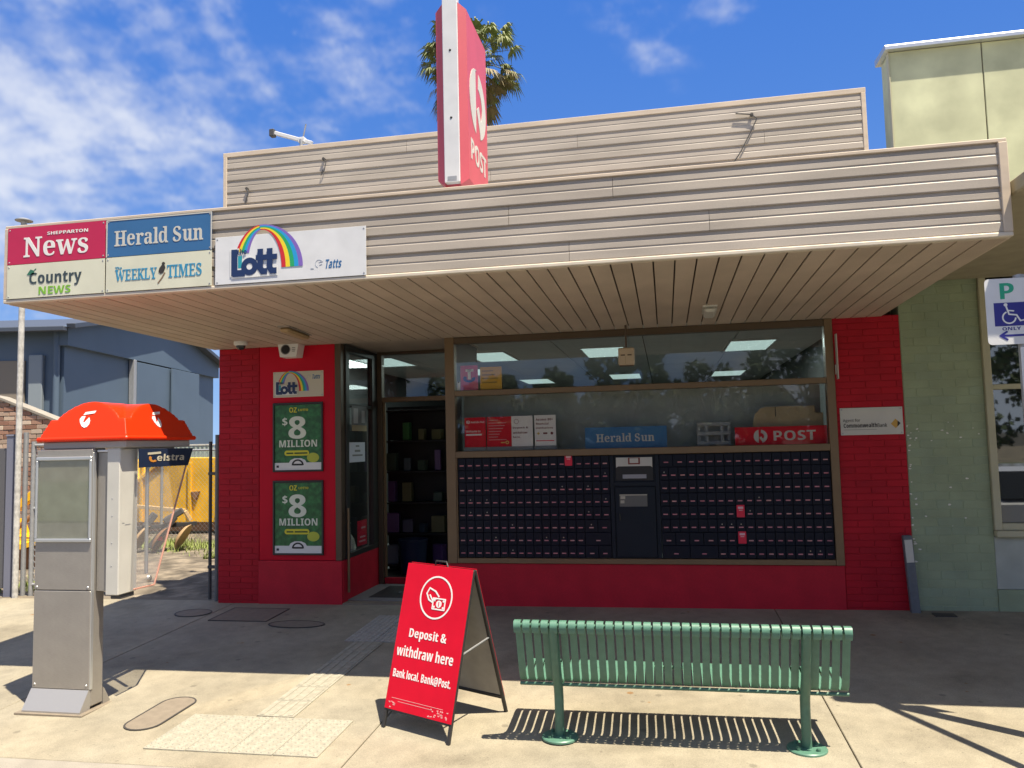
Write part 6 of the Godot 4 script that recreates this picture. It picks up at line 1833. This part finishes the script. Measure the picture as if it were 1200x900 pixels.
func build_hood(t: Node3D) -> void:
	var x0 := -0.262
	var x1 := 0.530
	var z0 := -0.755
	var z1 := 0.135
	var y := 1.987
	part(t, "hood_rim", mb().span(Vector3(x0, y, z0), Vector3(x1, y + 0.035, z1), 0.012), M["phone orange"])
	var nx := 76
	var nz := 84
	var H := func(x: float, z: float) -> float:
		var u := (x - x0) / (x1 - x0)
		var w := (z - z0) / (z1 - z0)
		var ax := 0.135 + 0.135 * pow(maxf(0.0, cos((u - 0.5) / 0.34 * PI / 2)) if absf(u - 0.5) < 0.34 else 0.0, 0.75)
		var az := 0.135 + 0.125 * pow(maxf(0.0, cos((w - 0.5) / 0.34 * PI / 2)) if absf(w - 0.5) < 0.34 else 0.0, 0.75)
		var top := maxf(ax, az)
		var side := minf(minf(x - x0 - 0.02, x1 - x - 0.02) * 2.6, minf(z - z0 - 0.02, z1 - z - 0.02) * 2.6)
		return maxf(0.0, minf(top, side))
	var pos := []
	for i in nx + 1:
		var row := []
		for j in nz + 1:
			var x := lerpf(x0 + 0.02, x1 - 0.02, float(i) / nx)
			var z := lerpf(z0 + 0.02, z1 - 0.02, float(j) / nz)
			row.append(Vector3(x, y + 0.034 + H.call(x, z), z))
		pos.append(row)
	var nr := func(i: int, j: int) -> Vector3:
		var a: Vector3 = pos[mini(i + 1, nx)][j] - pos[maxi(i - 1, 0)][j]
		var b: Vector3 = pos[i][mini(j + 1, nz)] - pos[i][maxi(j - 1, 0)]
		return b.cross(a).normalized()
	var m := mb()
	for i in nx:
		for j in nz:
			var n00: Vector3 = nr.call(i, j)
			var n10: Vector3 = nr.call(i + 1, j)
			var n11: Vector3 = nr.call(i + 1, j + 1)
			var n01: Vector3 = nr.call(i, j + 1)
			m.tri(pos[i][j], pos[i + 1][j], pos[i + 1][j + 1], n00, n10, n11)
			m.tri(pos[i][j], pos[i + 1][j + 1], pos[i][j + 1], n00, n11, n01)
	part(t, "hood", m, M["phone orange"])
	# the white letter mark on the front and on the right flank
	var mk := mb()
	mk.prism(PackedVector2Array([Vector2(-0.035, 0.066), Vector2(0.060, 0.078), Vector2(0.070, 0.100), Vector2(-0.022, 0.090)]), 0.003)
	var bowl := PackedVector2Array([Vector2(-0.045, 0.055), Vector2(-0.012, 0.058), Vector2(-0.020, 0.010), Vector2(-0.006, 0.004), Vector2(0.022, 0.046), Vector2(0.038, 0.020), Vector2(0.040, -0.012), Vector2(0.026, -0.035), Vector2(0.004, -0.040), Vector2(-0.022, -0.026), Vector2(-0.046, 0.006), Vector2(-0.056, 0.032)])
	mk.prism(bowl, 0.003)
	var tiltf := atan(1.0 / 2.6)
	var f := part(t, "letter_mark", mk, M["white"])
	f.transform = Transform3D(Basis(Vector3.RIGHT, -tiltf), Vector3(0.125, y + 0.034 + 0.105, z1 - 0.02 - 0.105 / 2.6 + 0.002))
	var s := part(t, "letter_mark", mk.mesh(), M["white"])
	var tilts := atan(1.0 / 2.6)
	s.transform = Transform3D(Basis(Vector3.UP, PI / 2) * Basis(Vector3.RIGHT, -tilts), Vector3(x1 - 0.02 - 0.105 / 2.6 + 0.002, y + 0.034 + 0.105, -0.31))

# ------------------------------------------------------------------ bench
func build_bench() -> void:
	var g := G(0, 3.33)
	var t := thing("park_bench", "mint green steel slat bench facing the shop window", "bench", Vector3(0.02, g, 3.33))
	# side profile of a slat: z towards the road, y up
	var prof := []
	for p in [[0.205, 0.700], [0.222, 0.735], [0.212, 0.768], [0.180, 0.772], [0.163, 0.742], [0.150, 0.69], [0.115, 0.58], [0.075, 0.46], [0.045, 0.39], [0.008, 0.356], [-0.03, 0.352], [-0.08, 0.357], [-0.33, 0.392], [-0.365, 0.388], [-0.388, 0.368], [-0.395, 0.335]]:
		prof.append(Vector2(p[0], p[1]))
	var w := 0.044
	var th := 0.006
	var m := mb()
	var k := prof.size()
	var nrm := []
	for i in k:
		var d: Vector2 = (prof[mini(i + 1, k - 1)] - prof[maxi(i - 1, 0)]).normalized()
		nrm.append(Vector2(-d.y, d.x))
	for i in k - 1:
		var a: Vector2 = prof[i]
		var b: Vector2 = prof[i + 1]
		var na: Vector2 = nrm[i]
		var nb: Vector2 = nrm[i + 1]
		for s in [-1, 1]:
			var A: Vector2 = a + na * th / 2 * s
			var B: Vector2 = b + nb * th / 2 * s
			var va: Vector3 = Vector3(0, na.y, na.x) * s
			var vb: Vector3 = Vector3(0, nb.y, nb.x) * s
			m.tri(Vector3(-w / 2, A.y, A.x), Vector3(w / 2, A.y, A.x), Vector3(w / 2, B.y, B.x), va, va, vb)
			m.tri(Vector3(-w / 2, A.y, A.x), Vector3(w / 2, B.y, B.x), Vector3(-w / 2, B.y, B.x), va, vb, vb)
			var e := Vector3(s, 0, 0)
			var P := a + na * th / 2
			var Q := b + nb * th / 2
			var R := a - na * th / 2
			var T := b - nb * th / 2
			m.quad(Vector3(w / 2 * s, P.y, P.x), Vector3(w / 2 * s, Q.y, Q.x), Vector3(w / 2 * s, T.y, T.x), Vector3(w / 2 * s, R.y, R.x), e)
	var slat := m.mesh()
	var n := 35
	var x0 := -1.0
	var pitch := 2.0 / n
	for i in n:
		part(t, "slat", slat, M["bench green"], Vector3(x0 + pitch * (i + 0.5), 0, 0))
	for q in [[0.188, 0.742, 0.014], [0.02, 0.338, 0.011], [-0.372, 0.355, 0.012]]:
		part(t, "rail", mb().tube([Vector3(-0.995, q[1], q[0]), Vector3(0.995, q[1], q[0])], q[2], 10), M["bench post"])
	for x in [-0.75, 0.745]:
		var post := part(t, "post", mb().tube([Vector3(x, 0.0, 0.0), Vector3(x, 0.24, 0.0), Vector3(x, 0.31, 0.012), Vector3(x, 0.37, 0.05), Vector3(x, 0.44, 0.095), Vector3(x, 0.58, 0.145), Vector3(x, 0.735, 0.192)], 0.030, 14), M["bench post"])
		part(post, "base_plate", mb().lathe([Vector2(0, 0.016), Vector2(0.112, 0.016), Vector2(0.118, 0.010), Vector2(0.118, 0.0)], 28, Transform3D(Basis(), Vector3(x, 0, 0))), M["bench green"])
		for a in 4:
			var at := Vector3(x + 0.08 * cos(a * PI / 2 + 0.8), 0.016, 0.08 * sin(a * PI / 2 + 0.8))
			part(post, "bolt", mb().lathe([Vector2(0.013, 0), Vector2(0.013, 0.014), Vector2(0, 0.016)], 6, Transform3D(Basis(), at)), M["bench post"])
		part(t, "seat_arm", mb().tube([Vector3(x, 0.30, 0.02), Vector3(x, 0.325, -0.12), Vector3(x, 0.355, -0.30), Vector3(x, 0.36, -0.365)], 0.024, 10), M["bench post"])

# ------------------------------------------------------------------ A-frame
func build_aframe() -> void:
	var fl := Vector3(-1.95, 0, 3.27)
	var fr := Vector3(-1.41, 0, 3.51)
	var br := Vector3(-1.15, 0, 2.93)
	var wdir := (fr - fl).normalized()
	var c := (fl + fr) / 2 + (br - fr) / 2
	var turn := -atan2(wdir.z, wdir.x)
	var t := thing("sandwich_board", "red folding footpath sign reading Deposit and withdraw here", "sandwich board", Vector3(c.x, G(c.x, c.z), c.z), turn)
	t.rotation = Vector3(0, turn, 0)
	# the footpath falls away towards the road; the board stands square to it
	t.transform.basis = Basis(Vector3.RIGHT, atan(0.04)) * t.transform.basis
	var hw := 0.295
	var sp := 0.31
	var H := 1.04
	var lean := atan2(sp, H)
	var ln := sqrt(sp * sp + H * H)
	for s in [1, -1]:
		var xf := Transform3D(Basis(Vector3.UP, 0.0 if s == 1 else PI) * Basis(Vector3.RIGHT, -lean), (Vector3(0, 0, (sp + 0.016) * s)))
		var leaf := part(t, "leaf_frame", mb().span(Vector3(-hw, 0, -0.02), Vector3(-hw + 0.025, ln, 0.0), 0.003).span(Vector3(hw - 0.025, 0, -0.02), Vector3(hw, ln, 0.0), 0.003).span(Vector3(-hw + 0.0255, ln - 0.026, -0.02), Vector3(hw - 0.0255, ln - 0.001, 0.0), 0.003).span(Vector3(-hw + 0.0255, 0.11, -0.02), Vector3(hw - 0.0255, 0.135, 0.0), 0.003), M["black frame"])
		leaf.transform = xf
		var sheet := part(leaf, "sign_sheet", mb().span(Vector3(-hw + 0.004, 0.125, 0.0005), Vector3(hw - 0.004, ln + 0.004, 0.005), 0.001), M["sign red"])
		part(leaf, "sheet_backing", mb().span(Vector3(-hw + 0.0256, 0.136, -0.012), Vector3(hw - 0.0256, ln - 0.027, -0.004)), M["sign back"])
		if s == 1:
			var W: Material = M["white"]
			var z := 0.0055
			var o := 0.125
			var print := []
			print.append(text(leaf, "Deposit &", -0.175, 0.155, o + 0.455, o + 0.535, z, W, false, true, 0.0015))
			print.append(text(leaf, "withdraw here", -0.262, 0.235, o + 0.345, o + 0.415, z, W, false, true, 0.0015))
			print.append(text(leaf, "Bank local. Bank@Post.", -0.262, 0.245, o + 0.20, o + 0.26, z, W, false, true, 0.0015))
			part(leaf, "icon_ring", mb().arc(Vector2(0.01, o + 0.755), Vector2(0.132, 0.132), Vector2(0.143, 0.143), 0, TAU, 0.0015, 40), W, Vector3(0, 0, z))
			var ic := mb()
			var oy := o + 0.755
			ic.stroke([Vector2(-0.075, oy + 0.02), Vector2(-0.055, oy + 0.058), Vector2(0.0, oy + 0.040), Vector2(0.035, oy + 0.008)], 0.010, 0.0015)
			ic.stroke([Vector2(-0.075, oy + 0.02), Vector2(-0.05, oy - 0.02), Vector2(-0.01, oy - 0.035)], 0.010, 0.0015)
			ic.stroke([Vector2(-0.045, oy + 0.012), Vector2(-0.015, oy - 0.022), Vector2(0.02, oy - 0.005)], 0.009, 0.0015)
			part(leaf, "icon_hand", ic, W, Vector3(0, 0, z))
			var nt := mb()
			nt.stroke([Vector2(-0.01, oy - 0.075), Vector2(0.095, oy - 0.075), Vector2(0.095, oy - 0.005), Vector2(-0.01, oy - 0.005)], 0.009, 0.0015, Transform3D(), true)
			nt.prism(ellipse(0.043, oy - 0.04, 0.024, 0.024, 18), 0.0015)
			for q in [[0.003, -0.018], [0.082, -0.018], [0.003, -0.062], [0.082, -0.062]]:
				nt.prism(ellipse(q[0], oy + q[1], 0.008, 0.008, 8), 0.0015)
			part(leaf, "icon_note", nt, W, Vector3(0, 0, z))
			part(leaf, "icon_coin", mb().span(Vector3(0.040, oy - 0.055, 0), Vector3(0.046, oy - 0.025, 0.001)), M["sign red"], Vector3(0, 0, z + 0.0016))
			# scuffed lower edge
			var r := rng(3)
			var sc := mb()
			sc.span(Vector3(-0.24, o + 0.072, 0), Vector3(0.21, o + 0.075, 0.0006)).span(Vector3(-0.18, o + 0.055, 0), Vector3(0.12, o + 0.058, 0.0006))
			for i in 26:
				var p := Vector2(r.randf_range(0.08, 0.27), o + r.randf_range(0.012, 0.06)) if i < 19 else Vector2(r.randf_range(-0.27, -0.2), o + r.randf_range(0.01, 0.06))
				var pl := PackedVector2Array()
				for k in 6:
					pl.append(p + Vector2(cos(k), sin(k) * 0.6) * r.randf_range(0.004, 0.013))
				sc.prism(Geometry2D.convex_hull(pl).slice(1), 0.0006)
			part(leaf, "scuffs", sc, mat("scuff pink", 0.66, 0.30, 0.30, 0.8), Vector3(0, 0, 0.0052)).set_meta("kind", "stuff")
	part(t, "hinge_bar", mb().tube([Vector3(-hw, H - 0.012, 0), Vector3(hw, H - 0.012, 0)], 0.009, 8), M["black frame"])
	part(t, "handle", mb().tube([Vector3(-0.06, H - 0.012, 0), Vector3(-0.045, H + 0.035, 0), Vector3(0.045, H + 0.035, 0), Vector3(0.06, H - 0.012, 0)], 0.007, 8), M["black frame"])
	part(t, "stay", mb().bar(Vector3(hw - 0.012, 0.52, sp * 0.49), Vector3(hw - 0.012, 0.56, -sp * 0.46), 0.012, 0.006), M["galvanised"])

# ------------------------------------------------------------------ parking sign
func build_parking_sign() -> void:
	var bx := 2.215
	var bz := 3.05
	var g := G(bx, bz)
	var t := thing("parking_sign", "white disabled parking sign on a galvanised pole at the kerb side", "sign", Vector3(bx, g, bz))
	part(t, "pole", mb().tube([Vector3(0, -0.05, 0), Vector3(0, 2.82, 0)], 0.032, 14), M["galvanised"])
	part(t, "pole_cap", mb().lathe([Vector2(0.034, 2.81), Vector2(0.034, 2.83), Vector2(0, 2.84)], 14), M["galvanised"])
	var y0 := 2.29 - g
	var xf := Transform3D(Basis(), Vector3(-0.215, y0, 0.036))
	var pl := part(t, "plate", mb().prism(round_rect(0, 0.29, 0, 0.415, 0.025), 0.002), M["white enamel"])
	pl.transform = xf
	text(pl, "P", 0.085, 0.165, 0.285, 0.385, 0.0024, mat("parking green", 0.02, 0.34, 0.20, 0.4), false, true, 0.001)
	var blue := mat("parking blue", 0.025, 0.025, 0.22, 0.4)
	part(pl, "symbol_field", mb().span(Vector3(0.045, 0.115, 0.0022), Vector3(0.235, 0.262, 0.003)), blue)
	var ic := mb()
	ic.arc(Vector2(0.128, 0.168), Vector2(0.032, 0.032), Vector2(0.041, 0.041), PI * 0.62, PI * 1.98, 0.001, 20)
	ic.stroke([Vector2(0.115, 0.235), Vector2(0.128, 0.188), Vector2(0.170, 0.182), Vector2(0.190, 0.145), Vector2(0.215, 0.150)], 0.009, 0.001)
	ic.stroke([Vector2(0.122, 0.212), Vector2(0.155, 0.208)], 0.008, 0.001)
	ic.prism(ellipse(0.112, 0.248, 0.011, 0.011, 12), 0.001)
	part(pl, "wheelchair_symbol", ic, M["white"], Vector3(0, 0, 0.0032))
	text(pl, "ONLY", 0.085, 0.19, 0.088, 0.108, 0.0024, blue, false, true, 0.001)
	part(pl, "arrow", mb().stroke([Vector2(0.075, 0.055), Vector2(0.225, 0.055)], 0.013, 0.001).stroke([Vector2(0.11, 0.08), Vector2(0.072, 0.055), Vector2(0.11, 0.03)], 0.012, 0.001), blue, Vector3(0, 0, 0.0024))
	part(t, "clamp", mb().span(Vector3(-0.05, y0 + 0.36, -0.04), Vector3(0.05, y0 + 0.385, 0.0355), 0.004).span(Vector3(-0.05, y0 + 0.03, -0.04), Vector3(0.05, y0 + 0.055, 0.0355), 0.004), M["galvanised"])
	part(t, "lower_plate", mb().span(Vector3(-0.035, y0 - 0.52, 0.034), Vector3(0.23, y0 - 0.02, 0.037), 0.001), M["white enamel"])
